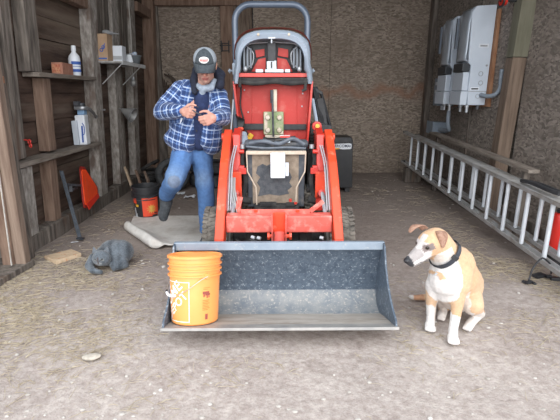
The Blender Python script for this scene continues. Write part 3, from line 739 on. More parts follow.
# --- frame, axle, engine
g = G(); g.bb(-.20, -.15, 2.78, 4.6, .26, .36); g.bb(.14, .19, 2.78, 4.6, .26, .36); g.bb(-.24, .23, 2.80, 2.86, .24, .40); P('frame_rail', g, M_black2, bevel=.004)
g = G(); g.cyl((-.36, 3.12, .225), (.35, 3.12, .225), .05, 14); g.ell((-.005, 3.12, .24), (.10, .09, .09)); P('front_axle', g, M_black2, smooth=True)
def wheel(x, y, r, w, name, s, nt=40):
    g = G(); h = w / 2; q = r
    pr = [(r * .56, -h * .82), (r * .62, -h * .95), (r * .80, -h), (r * .93, -h * .93), (r * .985, -h * .70), (r, -h * .3), (r, h * .3), (r * .985, h * .70), (r * .93, h * .93), (r * .80, h), (r * .62, h * .95), (r * .56, h * .82)]
    g.lathe([(a, b) for a, b in pr], (x, y, r), (1, 0, 0), 44, caps=False)
    for k in range(nt):
        for row in range(4):
            a = 2 * PI * (k + (row % 2) * .5) / nt; off = (-.36 + .24 * row) * w * 1.05
            rr = r + .001
            g.box((x + off, y + rr * math.cos(a), r + rr * math.sin(a)), (w * .19, 2 * PI * r / nt * .60, .009), M.Rotation(a - PI / 2, 3, 'X') @ M.Rotation(R(18 * (1 if row % 2 else -1)), 3, 'Z'))
    t = P(name, g, M_tire, smooth=True)
    g = G(); g.lathe([(0, .02), (r * .2, .02), (r * .24, .0), (r * .50, .0), (r * .54, h * .7), (r * .58, h * .82), (r * .58, h * .7), (r * .55, -h * .6), (r * .58, -h * .8)], (x, y, r), (s, 0, 0), 32, caps=False)
    P('rim', g, mat('dusty_white_rim', (.42, .40, .38), .5, 0, (.30, .27, .24), 12) if 'dusty_white_rim' not in bpy.data.materials else bpy.data.materials['dusty_white_rim'], t, smooth=True)
    g = G()
    for k in range(5):
        a = 2 * PI * k / 5; g.cyl((x + s * .015, y + math.cos(a) * r * .34, r + math.sin(a) * r * .34), (x + s * .032, y + math.cos(a) * r * .34, r + math.sin(a) * r * .34), .012, 6)
    P('wheel_nut', g, M_silver, t)
for s in (-1, 1):
    wheel(CX + s * .468, 3.12, .226, .195, 'front_wheel', s)
    wheel(CX + s * .40, 4.55, .34, .26, 'rear_wheel', s, 18)
g = G(); g.cyl((-.4, 4.55, .34), (.4, 4.55, .34), .07, 12); g.bb(-.18, .17, 4.1, 4.8, .25, .62); P('rear_axle', g, M_black2, bevel=.01)
# dirty panel (radiator front with torn foam)
g = G(); g.bb(-.243, .198, 3.19, 3.24, .44, .90); rp = P('radiator_panel', g, M_grill, bevel=.01)
g = G(); yy = 3.186
g.bb(-.205, .150, yy, 3.192, .47, .875); P('dirt_layer', g, M_dirtp, rp)
poly = [(-.13, .78), (-.10, .80), (-.075, .785), (-.05, .80), (-.02, .79), (.0, .76), (.045, .755), (.065, .73), (.075, .70), (.06, .66), (.078, .63), (.05, .60), (.06, .575), (.0, .56), (-.06, .57), (-.13, .555), (-.115, .62), (-.135, .66), (-.115, .70), (-.14, .73)]
g = G(); m_ = len(poly)
g.add([(x - .01, yy - .003, z) for x, z in [(x * 1.28 + .012, .42 + (z - .47) * 1.04 + .02) for x, z in poly]] + [(x * 1.28 + .002, yy + .002, .44 + (z - .47) * 1.04) for x, z in poly], [tuple(range(m_))] + [(i, (i + 1) % m_, m_ + (i + 1) % m_, m_ + i) for i in range(m_)])
P('torn_foam', g, mat('grey_black_foam', (.055, .06, .07), .95, 0, (.10, .105, .115), 30, bump=.3), rp)
g = G(); g.bb(-.248, .203, 3.15, 3.19, .858, .884); P('cross_bar', g, M_ply, rp, bevel=.003)
for s in (-1, 1):
    c = -.022
    g = G(); g.tube([(c + s * .222, 3.15, .875), (c + s * .218, 3.15, .73), (c + s * .155, 3.14, .61), (c + s * .150, 3.13, .44)], .0055, 8); P('bent_rod', g, M_ply, rp, smooth=True)
g = G(); g.bb(-.19, .15, 3.10, 3.19, .425, .475); g.bb(-.15, -.02, 3.09, 3.13, .47, .50); g.bb(.05, .12, 3.09, 3.13, .47, .495); P('battery_tray', g, M_black2, rp, bevel=.005)
g = G(); g.cyl((.085, 3.09, .51), (.085, 3.09, .53), .012, 10); g.cyl((.125, 3.09, .49), (.125, 3.09, .505), .012, 10); P('red_terminal', g, M_red, rp)
g = G(); g.bb(-.065, .045, 3.105, 3.15, .685, .875); wb = P('white_module', g, M_white, rp, bevel=.008)
g = G(); g.bb(.047, .072, 3.115, 3.15, .70, .80); P('module_socket', g, M_whitebox, wb, bevel=.004)
g = G(); g.bb(-.035, .02, 3.1035, 3.106, .80, .803); g.bb(-.03, .01, 3.1035, 3.106, .74, .742); P('module_seam', g, M_steel, wb)
# engine top, shroud and hoses above the panel
g = G(); g.extx([(3.20, .90), (3.17, .93), (3.20, .965), (3.32, .955), (3.6, .90), (3.6, .84), (3.3, .84)], -.262, .222); en = P('engine_shroud', g, M_grill, bevel=.02)
g = G(); g.bb(-.22, .18, 3.27, 3.80, .36, .84); P('engine_block', g, mat('oily_engine_block', (.025, .026, .028), .6, .3, (.07, .065, .06), 9, bump=.3), bevel=.02)
g = G(); g.tube(bez([(-.235, 3.20, .935), (-.12, 3.165, .955), (.0, 3.16, .94), (.10, 3.17, .975), (.19, 3.19, .93)], 6), .016, 10); P('radiator_hose', g, mat('dusty_blue_hose', (.07, .085, .11), .5, 0, (.13, .15, .18), 20), en, smooth=True)
g = G(); g.tube(bez([(-.12, 3.19, .965), (-.05, 3.18, .955), (.02, 3.18, .965), (.12, 3.22, .97)], 6), .022, 10); P('air_hose', g, M_hose, en, smooth=True)
g = G(); g.tube(bez([(-.25, 3.18, .915), (-.1, 3.165, .905), (.05, 3.165, .91), (.2, 3.18, .90)], 6), .009, 8); P('cable_loom', g, bpy.data.materials['dusty_blue_hose'], en, smooth=True)
g = G(); g.cyl((-.10, 3.19, .955), (-.03, 3.17, .955), .026, 16); P('filler_neck', g, M_hose, en, smooth=True)
g = G(); g.box((.045, 3.175, .972), (.075, .004, .055), (-20, 0, 0)); lb = P('warning_label', g, M_whitebox, en)
g = G(); g.box((.045, 3.165, .990), (.075, .004, .014), (-20, 0, 0)); g.box((.045, 3.172, .966), (.045, .004, .014), (-20, 0, 0)); P('label_print', g, mat('red_print', (.6, .05, .04), .6), lb)
for s in (-1, 1):      # black clutter each side of the engine
    x = CX + s * .262
    g = G()
    g.tube(bez([(x, 3.25, .90), (x + s * .02, 3.22, .80), (x - s * .01, 3.2, .66), (x + s * .02, 3.2, .50)], 6), .02, 8)
    g.bb(x - .03, x + .03, 3.3, 3.6, .55, .85); g.cyl((x - .04, 3.24, .58), (x + .05, 3.24, .58), .035, 14); g.cyl((x - .03, 3.2, .50), (x + .05, 3.2, .49), .03, 14)
    g.box((x + s * .01, 3.22, .73), (.05, .05, .05))
    P('engine_side_parts', g, M_black2, smooth=True)
    g = G(); g.box((x + s * .02, 3.2, .735), (.035, .03, .035)); g.cyl((x - .01, 3.19, .90), (x - .01, 3.19, .93), .018, 10); P('side_fitting', g, M_steel)

# --- the hood, hinged at the rear and standing open: we look into its underside
yh = 3.85
def hx(z):   # half widths (left, right) of the opened hood at height z
    t = (z - .85) / .55
    return -.308 - .060 * min(1, max(0, t)) ** .8, .238 + .036 * min(1, max(0, t)) ** .8
zs_ = [.86, .93, 1.02, 1.12, 1.22, 1.32, 1.40]
g = G(); 
for i in range(len(zs_) - 1):
    a, b_ = hx(zs_[i]), hx(zs_[i + 1]); z0, z1 = zs_[i], zs_[i + 1]
    vs = [(a[0], yh, z0), (a[1], yh, z0), (b_[1], yh, z1), (b_[0], yh, z1)]
    g.add(vs + [(v[0], yh + .012, v[2]) for v in vs], [(0, 1, 2, 3), (4, 5, 6, 7), (0, 1, 5, 4), (1, 2, 6, 5), (2, 3, 7, 6), (3, 0, 4, 7)])
H = P('hood', g, M_redin)
for s in (0, 1):
    g = G(); sg = -1 if s == 0 else 1
    L = [(hx(z)[s], yh - .0, z) for z in zs_]
    for i in range(len(L) - 1):
        a, b_ = V(L[i]), V(L[i + 1])
        g.add([a, b_, b_ + V((sg * .004, -.13, 0)), a + V((sg * .004, -.13, 0)), a + V((sg * .018, 0, 0)), b_ + V((sg * .018, 0, 0)), b_ + V((sg * .020, -.13, 0)), a + V((sg * .020, -.13, 0))],
              [(0, 1, 2, 3), (4, 5, 6, 7), (3, 2, 6, 7), (0, 4, 7, 3), (1, 2, 6, 5), (0, 1, 5, 4)])
    P('hood_side_rim', g, M_red, H)
g = G()
for x in (-.235, .165): g.bb(x - .006, x + .006, yh - .006, yh, .90, 1.36)
P('pressed_rib', g, M_redin, H, bevel=.002)
g = G(); g.extx([(yh - .03, .865), (yh - .0, .865), (yh, .90)], -.30, .23); P('rear_lip', g, M_red, H)
g = G(); g.bb(-.315, -.130, yh - .03, yh - .004, .985, 1.04); g.bb(.045, .250, yh - .03, yh - .004, .985, 1.035); P('black_strap', g, M_black, H, bevel=.004)
g = G(); g.bb(-.133, .046, yh - .045, yh - .004, .945, 1.145); hp = P('hinge_plate', g, M_olive, H, bevel=.006)
for x in (-.095, .008):
    for z in (.985, 1.095):
        g = G(); g.lathe([(0, .022), (.018, .020), (.024, .010), (.024, 0)], (x, yh - .045, z), (0, -1, 0), 16, caps=False); P('bolt', g, M_tanm, hp, smooth=True)
g = G(); g.bb(-.125, -.098, yh - .047, yh - .045, .95, 1.14); g.bb(.012, .042, yh - .048, yh - .045, .95, .975); P('rust_patch', g, M_tanm, hp)
g = G(); g.bb(-.047, -.012, yh - .055, yh - .02, 1.145, 1.335); P('hinge_arm', g, M_tanm, H, bevel=.005)
g = G(); g.bb(-.12, .048, yh - .06, yh - .004, .90, .943); P('hinge_foot', g, M_tanm, H, bevel=.004)
g = G(); g.tube([(-.058, yh - .07, 1.325), (-.052, yh - .08, 1.2), (-.045, yh - .085, .93)], .009, 8); g.cyl((-.058, yh - .065, 1.22), (-.058, yh - .068, 1.33), .014, 8); P('prop_rod', g, M_darksteel, H, smooth=True)
g = G(); g.box((-.253, yh - .06, .93), (.045, .012, .055), (0, 35, 0)); P('yellow_tag', g, M_yellow, H, bevel=.003)
g = G(); g.tube(bez([(-.33, yh - .07, 1.42), (-.325, yh - .05, 1.33), (-.335, yh - .04, 1.20), (-.31, yh - .045, 1.08), (-.30, yh - .05, 1.0), (-.26, yh - .06, .93)], 6), .008, 8); P('cable', g, M_hose, H, smooth=True)
g = G()
for x, z in ((-.30, 1.33), (-.27, 1.14), (.21, 1.19), (.20, .99), (.215, 1.30), (-.29, 1.03)): g.ell((x, yh - .004, z), (.008, .006, .008), 8, 6)
P('rivet', g, M_silver, H, smooth=True)
g = G(); g.bb(-.345, .262, yh - .10, yh - .0, 1.385, 1.43); g.tube(bez([(-.345, yh - .11, 1.40), (-.2, yh - .115, 1.385), (-.03, yh - .11, 1.40), (.1, yh - .115, 1.385), (.262, yh - .11, 1.40)], 6), .022, 8)
P('rubber_seal', g, M_black2, H, bevel=.004)
g = G(); g.cyl((.225, yh - .13, 1.33), (.235, yh - .12, 1.42), .014, 8); g.cyl((.24, yh - .13, 1.34), (.20, yh - .13, 1.32), .012, 8); g.cyl((-.33, yh - .13, 1.35), (-.32, yh - .12, 1.43), .012, 8); P('rubber_latch', g, M_black2, H)
g = G(); g.bb(-.345, .262, yh - .09, yh, 1.435, 1.468); P('red_rail', g, M_red, H, bevel=.003)
# grille frame: grey plastic arch
def arch(x0, x1, zt, zb, e, n=22):
    out = []
    cxx = (x0 + x1) / 2; hw = (x1 - x0) / 2
    for i in range(n + 1):
        a = PI * i / n; ca, sa = math.cos(a), math.sin(a)
        out.append((cxx - hw * (abs(ca) ** e) * (1 if ca > 0 else -1), zb + (zt - zb) * (abs(sa) ** e)))
    return out
ou = [(-.385, 1.38), (-.375, 1.50)] + arch(-.362, .268, 1.805, 1.55, .66) + [(.281, 1.50), (.293, 1.38)]
inn = [(-.345, 1.38), (-.335, 1.47)] + arch(-.322, .222, 1.738, 1.50, .66) + [(.240, 1.47), (.25, 1.38)]
k = len(ou); g = G()
y0 = yh - .14; y1 = yh + .02
vs = [(x, y0 + .02, z) for x, z in ou] + [(x, y0, z) for x, z in inn] + [(x, y1, z) for x, z in ou] + [(x, y1, z) for x, z in inn]
mid = [((a[0] + b_[0]) / 2, (a[1] + b_[1]) / 2) for a, b_ in zip(ou, inn)]
vs += [(x, y0 - .02, z) for x, z in mid]
fs = []
for i in range(k - 1):
    fs += [(i, i + 1, 4 * k + i + 1, 4 * k + i), (4 * k + i, 4 * k + i + 1, k + i + 1, k + i), (k + i, k + i + 1, 3 * k + i + 1, 3 * k + i), (3 * k + i, 3 * k + i + 1, 2 * k + i + 1, 2 * k + i), (2 * k + i, 2 * k + i + 1, i + 1, i)]
fs += [(0, 4 * k, k, 3 * k, 2 * k), (k - 1, 2 * k - 1 + 0, 0, 0)][:1]
g.add(vs, fs); gf = P('grille_frame', g, M_greyp, H, smooth=True, angle=50)
g = G(); 
for x in (-.165, .085): g.lathe([(0, .012), (.010, .010), (.013, 0)], (x, y0 - .012, 1.765), (0, -1, 0), 12, caps=False)
P('frame_bolt', g, M_tanm, H, smooth=True)
g = G(); g.add([(x, yh + .03, z) for x, z in inn] + [(x, yh + .08, z) for x, z in inn], [tuple(range(k)), tuple(range(k, 2 * k))] + [(i, (i + 1) % k, k + (i + 1) % k, k + i) for i in range(k)]); P('grille_back', g, M_black, H)
g = G(); g.add([(x * 1.06 + .003, yh + .09, z + .035) for x, z in ou[2:-2]] + [(x * 1.06 + .003, yh - .02, z + .035) for x, z in ou[2:-2]], [(i, i + 1, k - 4 + i + 1, k - 4 + i) for i in range(k - 5)]); P('red_rear_edge', g, M_red, H, smooth=True)
for x0, x1, x2, x3 in ((-.215, -.115, -.115, -.155), (-.005, .085, .045, -.005)):
    g = G()
    if x0 < -.1: pts2 = [(-.235, 1.485), (-.11, 1.485), (-.11, 1.60), (-.175, 1.585)]; up_ = [(-.19, 1.60), (-.12, 1.615), (-.12, 1.67), (-.20, 1.66)]
    else: pts2 = [(-.01, 1.485), (.125, 1.485), (.07, 1.585), (-.01, 1.60)]; up_ = [(-.005, 1.615), (.085, 1.60), (.085, 1.665), (.0, 1.68)]
    for q in (pts2, up_): g.add([(x, yh + .005, z) for x, z in q] + [(x, yh + .03, z) for x, z in q], [(0, 1, 2, 3), (0, 1, 5, 4), (1, 2, 6, 5), (2, 3, 7, 6), (3, 0, 4, 7)])
    P('red_panel', g, M_redin, H)
for s, xc in ((-1, -.262), (1, .158)):
    g = G(); g.tube([(xc - .03 * s * 0, yh - .02, 1.68), (xc, yh - .045, 1.60), (xc, yh - .04, 1.50)], .045, 14, rs=[.04, .05, .046], flat=.8); hl = P('headlight_housing', g, M_black, H, smooth=True)
    for q in (-.028, 0, .028):
        g = G(); g.tube([(xc + q, yh - .06, 1.665), (xc + q, yh - .09, 1.60), (xc + q, yh - .08, 1.51)], .008, 8); P('housing_rib', g, mat('grey_blue_rib', (.18, .20, .23), .4) if 'grey_blue_rib' not in bpy.data.materials else bpy.data.materials['grey_blue_rib'], hl, smooth=True)
    g = G(); g.ell((xc + s * .02, yh - .08, 1.50), (.02, .015, .025)); g.tube(bez([(xc, yh - .08, 1.52), (xc - s * .04, yh - .07, 1.54), (xc - s * .05, yh - .06, 1.63), (xc, yh - .05, 1.70), (-.04, yh - .05, 1.72)], 5), .006, 6); P('bulb_socket', g, M_steel, hl, smooth=True)
g = G(); g.bb(-.095, -.02, yh - .06, yh + .03, 1.50, 1.72); P('center_column', g, M_black, H, bevel=.01)
g = G(); g.bb(-.10, -.018, yh - .075, yh - .05, 1.50, 1.565); g.bb(-.035, -.018, yh - .08, yh - .05, 1.5, 1.57); P('latch_plate', g, M_silver, H, bevel=.004)
g = G(); g.bb(-.065, -.052, yh - .082, yh - .07, 1.51, 1.56); P('latch_slot', g, M_black, H)
g = G(); g.bb(-.115, .045, yh - .09, yh - .05, 1.472, 1.50); g.bb(-.195, -.13, yh - .09, yh - .05, 1.472, 1.50); g.bb(.055, .10, yh - .09, yh - .05, 1.472, 1.50); P('silver_crosspiece', g, M_silver, H, bevel=.004)
g = G(); g.box((-.055, yh - .13, 1.745), (.06, .03, .022)); g.cyl((-.057, yh - .13, 1.70), (-.057, yh - .13, 1.76), .007, 8); P('hood_catch', g, M_silver, H, bevel=.003)

# --- roll bar
M_pin = M_silver
x0, x1, zt, rr = -.462, .322, 2.215, .17
pts = [(x0 - .02, 4.9, .55), (x0 - .02, 4.9, 1.0), (x0, 4.9, 1.55), (x0 + .0, 4.9, zt - rr)]
for i in range(1, 7):
    a = PI / 2 * i / 6; pts.append((x0 + rr - rr * math.cos(a), 4.9, zt - rr + rr * math.sin(a)))
for i in range(0, 7):
    a = PI / 2 * i / 6; pts.append((x1 - rr + rr * math.sin(a), 4.9, zt - rr + rr * math.cos(a)))
pts += [(x1, 4.9, 1.55), (x1 + .02, 4.9, 1.0), (x1 + .02, 4.9, .55)]
g = G(); g.tube(pts, .034, 14); rb = P('roll_bar', g, M_rops, smooth=True)
for x, s in ((x0, -1), (x1, 1)):
    g = G(); g.box((x + s * .01, 4.88, 1.56), (.05, .07, .12)); g.cyl((x - s * .03, 4.87, 1.54), (x + s * .085, 4.87, 1.54), .012, 10); g.cyl((x + s * .06, 4.87, 1.54), (x + s * .075, 4.87, 1.54), .026, 10); P('folding_pin', g, M_greyp, rb, bevel=.003)
# --- fenders, seat and levers behind the engine
for s in (-1, 1):
    g = G(); g.ribbon([(4.10, .62), (4.20, .74), (4.40, .80), (4.75, .80), (4.95, .70)], CX + s * .40 - .12, CX + s * .40 + .12, .02); P('fender', g, M_red)
g = G(); g.bb(-.25, .24, 4.35, 4.75, .74, .86); g.box((-.005, 4.78, 1.0), (.46, .10, .38), (-12, 0, 0)); P('seat', g, M_black2, bevel=.03)
g = G(); g.bb(-.22, .20, 3.92, 4.02, .80, 1.18); P('dashboard', g, M_black, bevel=.02)
g = G(); g.torus((-.03, 4.15, 1.20), (0, -.5, .85), .17, .014); g.cyl((-.03, 4.05, 1.05), (-.03, 4.15, 1.20), .025); P('steering_wheel', g, M_black, smooth=True)
g = G()      # joystick mount at the right, black folding frame
g.beam((.345, 4.2, 1.36), (.415, 4.1, 1.00), .06, .04); g.beam((.415, 4.2, 1.30), (.50, 4.1, .99), .024, .025); g.beam((.33, 4.2, 1.35), (.425, 4.2, 1.30), .05, .03); g.beam((.37, 4.1, 1.01), (.51, 4.1, .97), .05, .06)
g.box((.425, 4.14, 1.13), (.06, .03, .26), (0, -14, 0)); g.bb(.30, .46, 4.0, 4.2, .80, 1.02)
P('lever_frame', g, M_black, bevel=.004)
g = G(); g.cyl((.315, 4.0, 1.25), (.355, 3.9, 1.02), .017, 10); P('gas_strut', g, M_greyp, smooth=True)
g = G(); g.cyl((.315, 3.55, 1.04), (.315, 3.50, 1.04), .04, 12); g.bb(.29, .34, 3.46, 3.56, .90, 1.0); P('control_valve', g, M_red, bevel=.006)
g = G(); g.cyl((.315, 3.49, 1.045), (.315, 3.47, 1.045), .018, 10); g.bb(.295, .315, 3.44, 3.46, .90, .925); g.bb(.295, .315, 3.44, 3.46, .95, .97); P('brass_fitting', g, mat('brass_yellow', (.65, .40, .08), .4, .5), smooth=False)
g = G(); g.tube([(.275, 3.5, 1.0), (.27, 3.45, .93), (.275, 3.4, .84)], .012, 8)
for z in range(6): g.torus((.272, 3.44, .98 - z * .025), (0, .4, 1), .018, .006, 12, 6)
P('spring_hose', g, M_hose, smooth=True)
g = G(); g.cyl((-.39, 3.75, 1.25), (-.405, 3.6, .98), .007, 8); P('lever_rod', g, M_silver, smooth=True)
g = G()
for k in range(5): g.tube(bez([(-.37 + .012 * k, 3.75, 1.12 - .01 * k), (-.345 + .012 * k, 3.65, 1.08), (-.34 + .006 * k, 3.6, .98), (-.36 + .012 * k, 3.55, .92), (-.34, 3.5, .85)], 5), .009, 6)
P('cable_bundle', g, M_hose, smooth=True)
g = G(); g.tube([(-.30, 3.62, .97), (-.285, 3.5, .86), (-.29, 3.42, .78)], .035, 12, rs=[.03, .045, .03]); P('grey_canister', g, M_greyp, smooth=True)
g = G(); g.box((-.315, 3.5, 1.0), (.03, .04, .07)); g.cyl((-.335, 3.5, 1.02), (-.29, 3.5, 1.02), .014, 8); P('red_clamp', g, M_redor, bevel=.003)
T.rotation_euler = (0, 0, R(.6))
# ================================================================ the man, standing and bowed over his hands, one foot lifted
def hand(wr, f, n, thumb_up, curls, spread=.021, tc=(.5, .8, .35), r=.0088):
    """five tapered fingers rooted in a palm; f points along the palm, n out of the palm, thumb side given"""
    f = V(f).normalized(); s = V(thumb_up); s = (s - f * s.dot(f)).normalized(); n = V(n); n = (n - f * n.dot(f) - s * n.dot(s)).normalized()
    wr = V(wr); out = []
    out.append((wr - f * .02, wr + f * .02, .024, .026))
    for k, off in enumerate((.030, .010, -.010, -.030)):
        kn = wr + f * (.082 - (0, -.004, 0, .008)[k]) + s * off
        out.append((wr + f * .015 + s * off * .6, kn, .017, .0125))
        L = ((.040, .024, .019), (.044, .027, .020), (.041, .025, .019), (.032, .019, .016))[k]
        p = kn; a = 0
        for j in range(3):
            a += curls[j] + (k * 3)
            d = f * math.cos(R(a)) + n * math.sin(R(a)); q = p + d * L[j]
            out.append((p, q, r * (1.05, .98, .9)[j], r * (.98, .9, .78)[j])); p = q
    b = wr + f * .022 + s * .028 + n * .006
    d1 = (f * tc[0] + s * tc[1] + n * tc[2]).normalized(); d2 = (f * .85 + s * .25 + n * .45).normalized(); d3 = (f * .75 - s * .15 + n * .6).normalized()
    p1 = b + d1 * .036; p2 = p1 + d2 * .030; p3 = p2 + d3 * .024
    out += [(wr + f * .01 + s * .012, b, .018, .015), (b, p1, .0145, .0115), (p1, p2, .0112, .0098), (p2, p3, .0096, .0078)]
    return out
hc = V((-.562, 3.335, 1.503)); HR = M.Rotation(R(5), 3, 'Z') @ M.Rotation(R(24), 3, 'X')
def HT(p): return hc + HR @ V(p)
def hcap(a, b, ra, rb): return (HT(a), HT(b), ra, rb)
caps = []
# skull, jaw, face
caps += [(HT((0, .012, .028)), (.076, .095, .086), HR), (HT((0, -.018, -.045)), (.062, .074, .072), HR)]
caps += [hcap((0, -.062, -.088), (0, -.066, -.090), .026, .024), hcap((-.035, -.02, -.075), (-.012, -.06, -.09), .026, .02), hcap((.035, -.02, -.075), (.012, -.06, -.09), .026, .02)]
caps += [hcap((0, -.086, .008), (0, -.112, -.030), .010, .0135), hcap((-.013, -.096, -.034), (.013, -.096, -.034), .0085, .0085)]
caps += [hcap((-.030, -.079, .016), (-.010, -.088, .016), .010, .010), hcap((.030, -.079, .016), (.010, -.088, .016), .010, .010)]
caps += [hcap((-.040, -.064, -.030), (-.042, -.060, -.034), .020, .018), hcap((.040, -.064, -.030), (.042, -.060, -.034), .020, .018)]
caps += [hcap((-.020, -.086, -.060), (.020, -.086, -.060), .0065, .0065), hcap((-.017, -.085, -.071), (.017, -.085, -.071), .0075, .0075)]
for s in (-1, 1): caps += [(HT((s * .076, .012, -.008)), (.010, .020, .032), HR), (HT((s * .083, .018, .0)), (.006, .014, .022), HR)]
nb = V((-.615, 3.44, 1.33)); pv = V((-.715, 3.53, .93)); ch = V((-.655, 3.47, 1.20))
caps += [(nb, hc + HR @ V((0, .03, -.06)), .058, .054)]
shL, elL, wrL = V((-.795, 3.475, 1.318)), V((-.930, 3.41, 1.165)), V((-.740, 3.235, 1.172))
shR, elR, wrR = V((-.485, 3.475, 1.28)), V((-.445, 3.36, 1.12)), V((-.478, 3.20, 1.128))
caps += [(shL, shR, .055, .055), (ch + V((-.05, 0, 0)), ch + V((.05, 0, 0)), .095, .095), (ch, pv, .10, .10), (pv + V((-.05, 0, 0)), pv + V((.05, 0, 0)), .09, .09)]
caps += [(shL, elL, .045, .036), (elL, wrL, .036, .024), (shR, elR, .045, .036), (elR, wrR, .036, .024)]
hipL, knL, anL = V((-.785, 3.52, .87)), V((-.835, 3.25, .635)), V((-.985, 3.53, .455))
hipR, knR, anR = V((-.665, 3.53, .87)), V((-.632, 3.50, .48)), V((-.650, 3.57, .09))
caps += [(hipL, knL, .075, .05), (knL, anL, .048, .034), (hipR, knR, .075, .05), (knR, anR, .048, .034)]
toL = V((-1.025, 3.555, .285)); caps += [(anL, toL, .032, .022)]
toR = V((-.665, 3.44, .045)); caps += [(anR + V((0, .02, -.03)), toR, .032, .022)]
hl = hand(wrL + V((.014, -.012, .0)), (.52, -.50, -.08), (.35, .75, -.35), (.25, .0, 1), (68, 78, 48))
hr = hand(wrR + V((-.006, -.010, 0)), (-.62, -.52, -.18), (-.30, .80, -.40), (-.2, -.1, 1), (50, 62, 38))
caps += hl + hr
iHR = HR.transposed()
def skin_col(p, n):
    q = iHR @ (p - hc)
    base = V((.50, .27, .20))
    if q.length < .19 and p.z > 1.33:
        if q.z < -.03 and q.y < -.0: base = V((.46, .25, .19)) * .9 + V((.03, .03, .03))    # stubble
        if abs(q.x) < .022 and -.05 < q.z < -.012 and q.y < -.095: base = V((.56, .24, .18))
        if abs(q.x) < .024 and -.079 < q.z < -.057 and q.y < -.08: base = V((.40, .14, .12))
        if abs(q.x) < .02 and abs(q.z + .0655) < .0022 and q.y < -.08: base = V((.14, .05, .04))
        for s in (-1, 1):
            if (V((q.x - s * .030, 0, q.z + .002))).length < .011 and q.y < -.06: base = V((.10, .06, .05))
    elif p.z > 1.0 and n.y < .2: base = V((.52, .27, .21))
    return base
person = organic('person', caps, .0048, attr_mat('skin', rough=.55, bump=.25, bscale=120, var=.10, vscale=60), at=(-.65, 3.5, 0), colf=skin_col, smooth_it=2)
tag(person, 'man in blue plaid jacket, jeans and cap, head bowed, one foot lifted', 'person')
# eyes
for s in (-1, 1):
    g = G(); g.ell(HT((s * .030, -.071, -.001)), (.0115, .0115, .0115), 14, 10); e = build(g, 'eye', mat('eye_white', (.5, .47, .44), .3) if 'eye_white' not in bpy.data.materials else bpy.data.materials['eye_white'], person, smooth=True)
    g = G(); g.ell(HT((s * .030, -.0805, -.003)), (.0055, .003, .0055), 12, 8, HR); build(g, 'iris', M_black, e, smooth=True)
def hair_f(p, n): return (.16, .15, .14)
organic('hair', [(HT((0, .040, .018)), (.082, .080, .066), HR), (HT((-.066, .03, -.012)), (.014, .035, .035), HR), (HT((.066, .03, -.012)), (.014, .035, .035), HR)], .006, attr_mat('short_grey_hair', bump=.6, bscale=200, var=.3), person, colf=hair_f, smooth_it=2)

# plaid jacket: the check is woven along each panel of cloth
def plaid_mat():
    m = bpy.data.materials.new('blue_plaid_flannel'); m.use_nodes = True
    n = m.node_tree.nodes; L = m.node_tree.links; b = n['Principled BSDF']; b.inputs['Roughness'].default_value = .95; b.inputs['Sheen Weight'].default_value = .15
    a = n.new('ShaderNodeAttribute'); a.attribute_name = 'weave'
    sp = n.new('ShaderNodeSeparateXYZ'); L.new(a.outputs['Vector'], sp.inputs[0])
    def fr(o, k, off=0.):
        x = n.new('ShaderNodeMath'); x.operation = 'MULTIPLY_ADD'; L.new(o, x.inputs[0]); x.inputs[1].default_value = k; x.inputs[2].default_value = off
        y = n.new('ShaderNodeMath'); y.operation = 'FRACT'; L.new(x.outputs[0], y.inputs[0]); return y.outputs[0]
    def band(f, c, wd):
        x = n.new('ShaderNodeMath'); x.operation = 'COMPARE'; L.new(f, x.inputs[0]); x.inputs[1].default_value = c; x.inputs[2].default_value = wd; return x.outputs[0]
    def mixc(f, a_, b_, k=1.):
        y = n.new('ShaderNodeMath'); y.operation = 'MULTIPLY'; L.new(f, y.inputs[0]); y.inputs[1].default_value = k
        x = n.new('ShaderNodeMix'); x.data_type = 'RGBA'; L.new(y.outputs[0], x.inputs[0]); L.new(a_, x.inputs[6]) if not isinstance(a_, tuple) else setattr(x.inputs[6], 'default_value', (*a_, 1)); x.inputs[7].default_value = (*b_, 1); return x.outputs[2]
    c = (.034, .082, .24)
    for o in (sp.outputs[0], sp.outputs[1]):
        f = fr(o, 1 / .067)
        c = mixc(band(f, .5, .17), c, (.012, .028, .095), .62)
        c = mixc(band(f, .13, .065), c, (.46, .55, .72), .72)
        c = mixc(band(f, .80, .03), c, (.22, .33, .58), .6)
    L.new(c, b.inputs['Base Color'])
    tc = n.new('ShaderNodeTexCoord'); t = n.new('ShaderNodeTexNoise'); t.inputs['Scale'].default_value = 22; t.inputs['Detail'].default_value = 5; L.new(tc.outputs['Object'], t.inputs[0])
    bp = n.new('ShaderNodeBump'); bp.inputs['Strength'].default_value = .6; bp.inputs['Distance'].default_value = .015; L.new(t.outputs[0], bp.inputs['Height']); L.new(bp.outputs[0], b.inputs['Normal'])
    return m
segs = [(shL, elL), (elL, wrL), (shR, elR), (elR, wrR)]
def seg_d(p, a, b_):
    d = b_ - a; t = max(0, min(1, (p - a).dot(d) / d.length_squared)); return (p - a - d * t).length, t
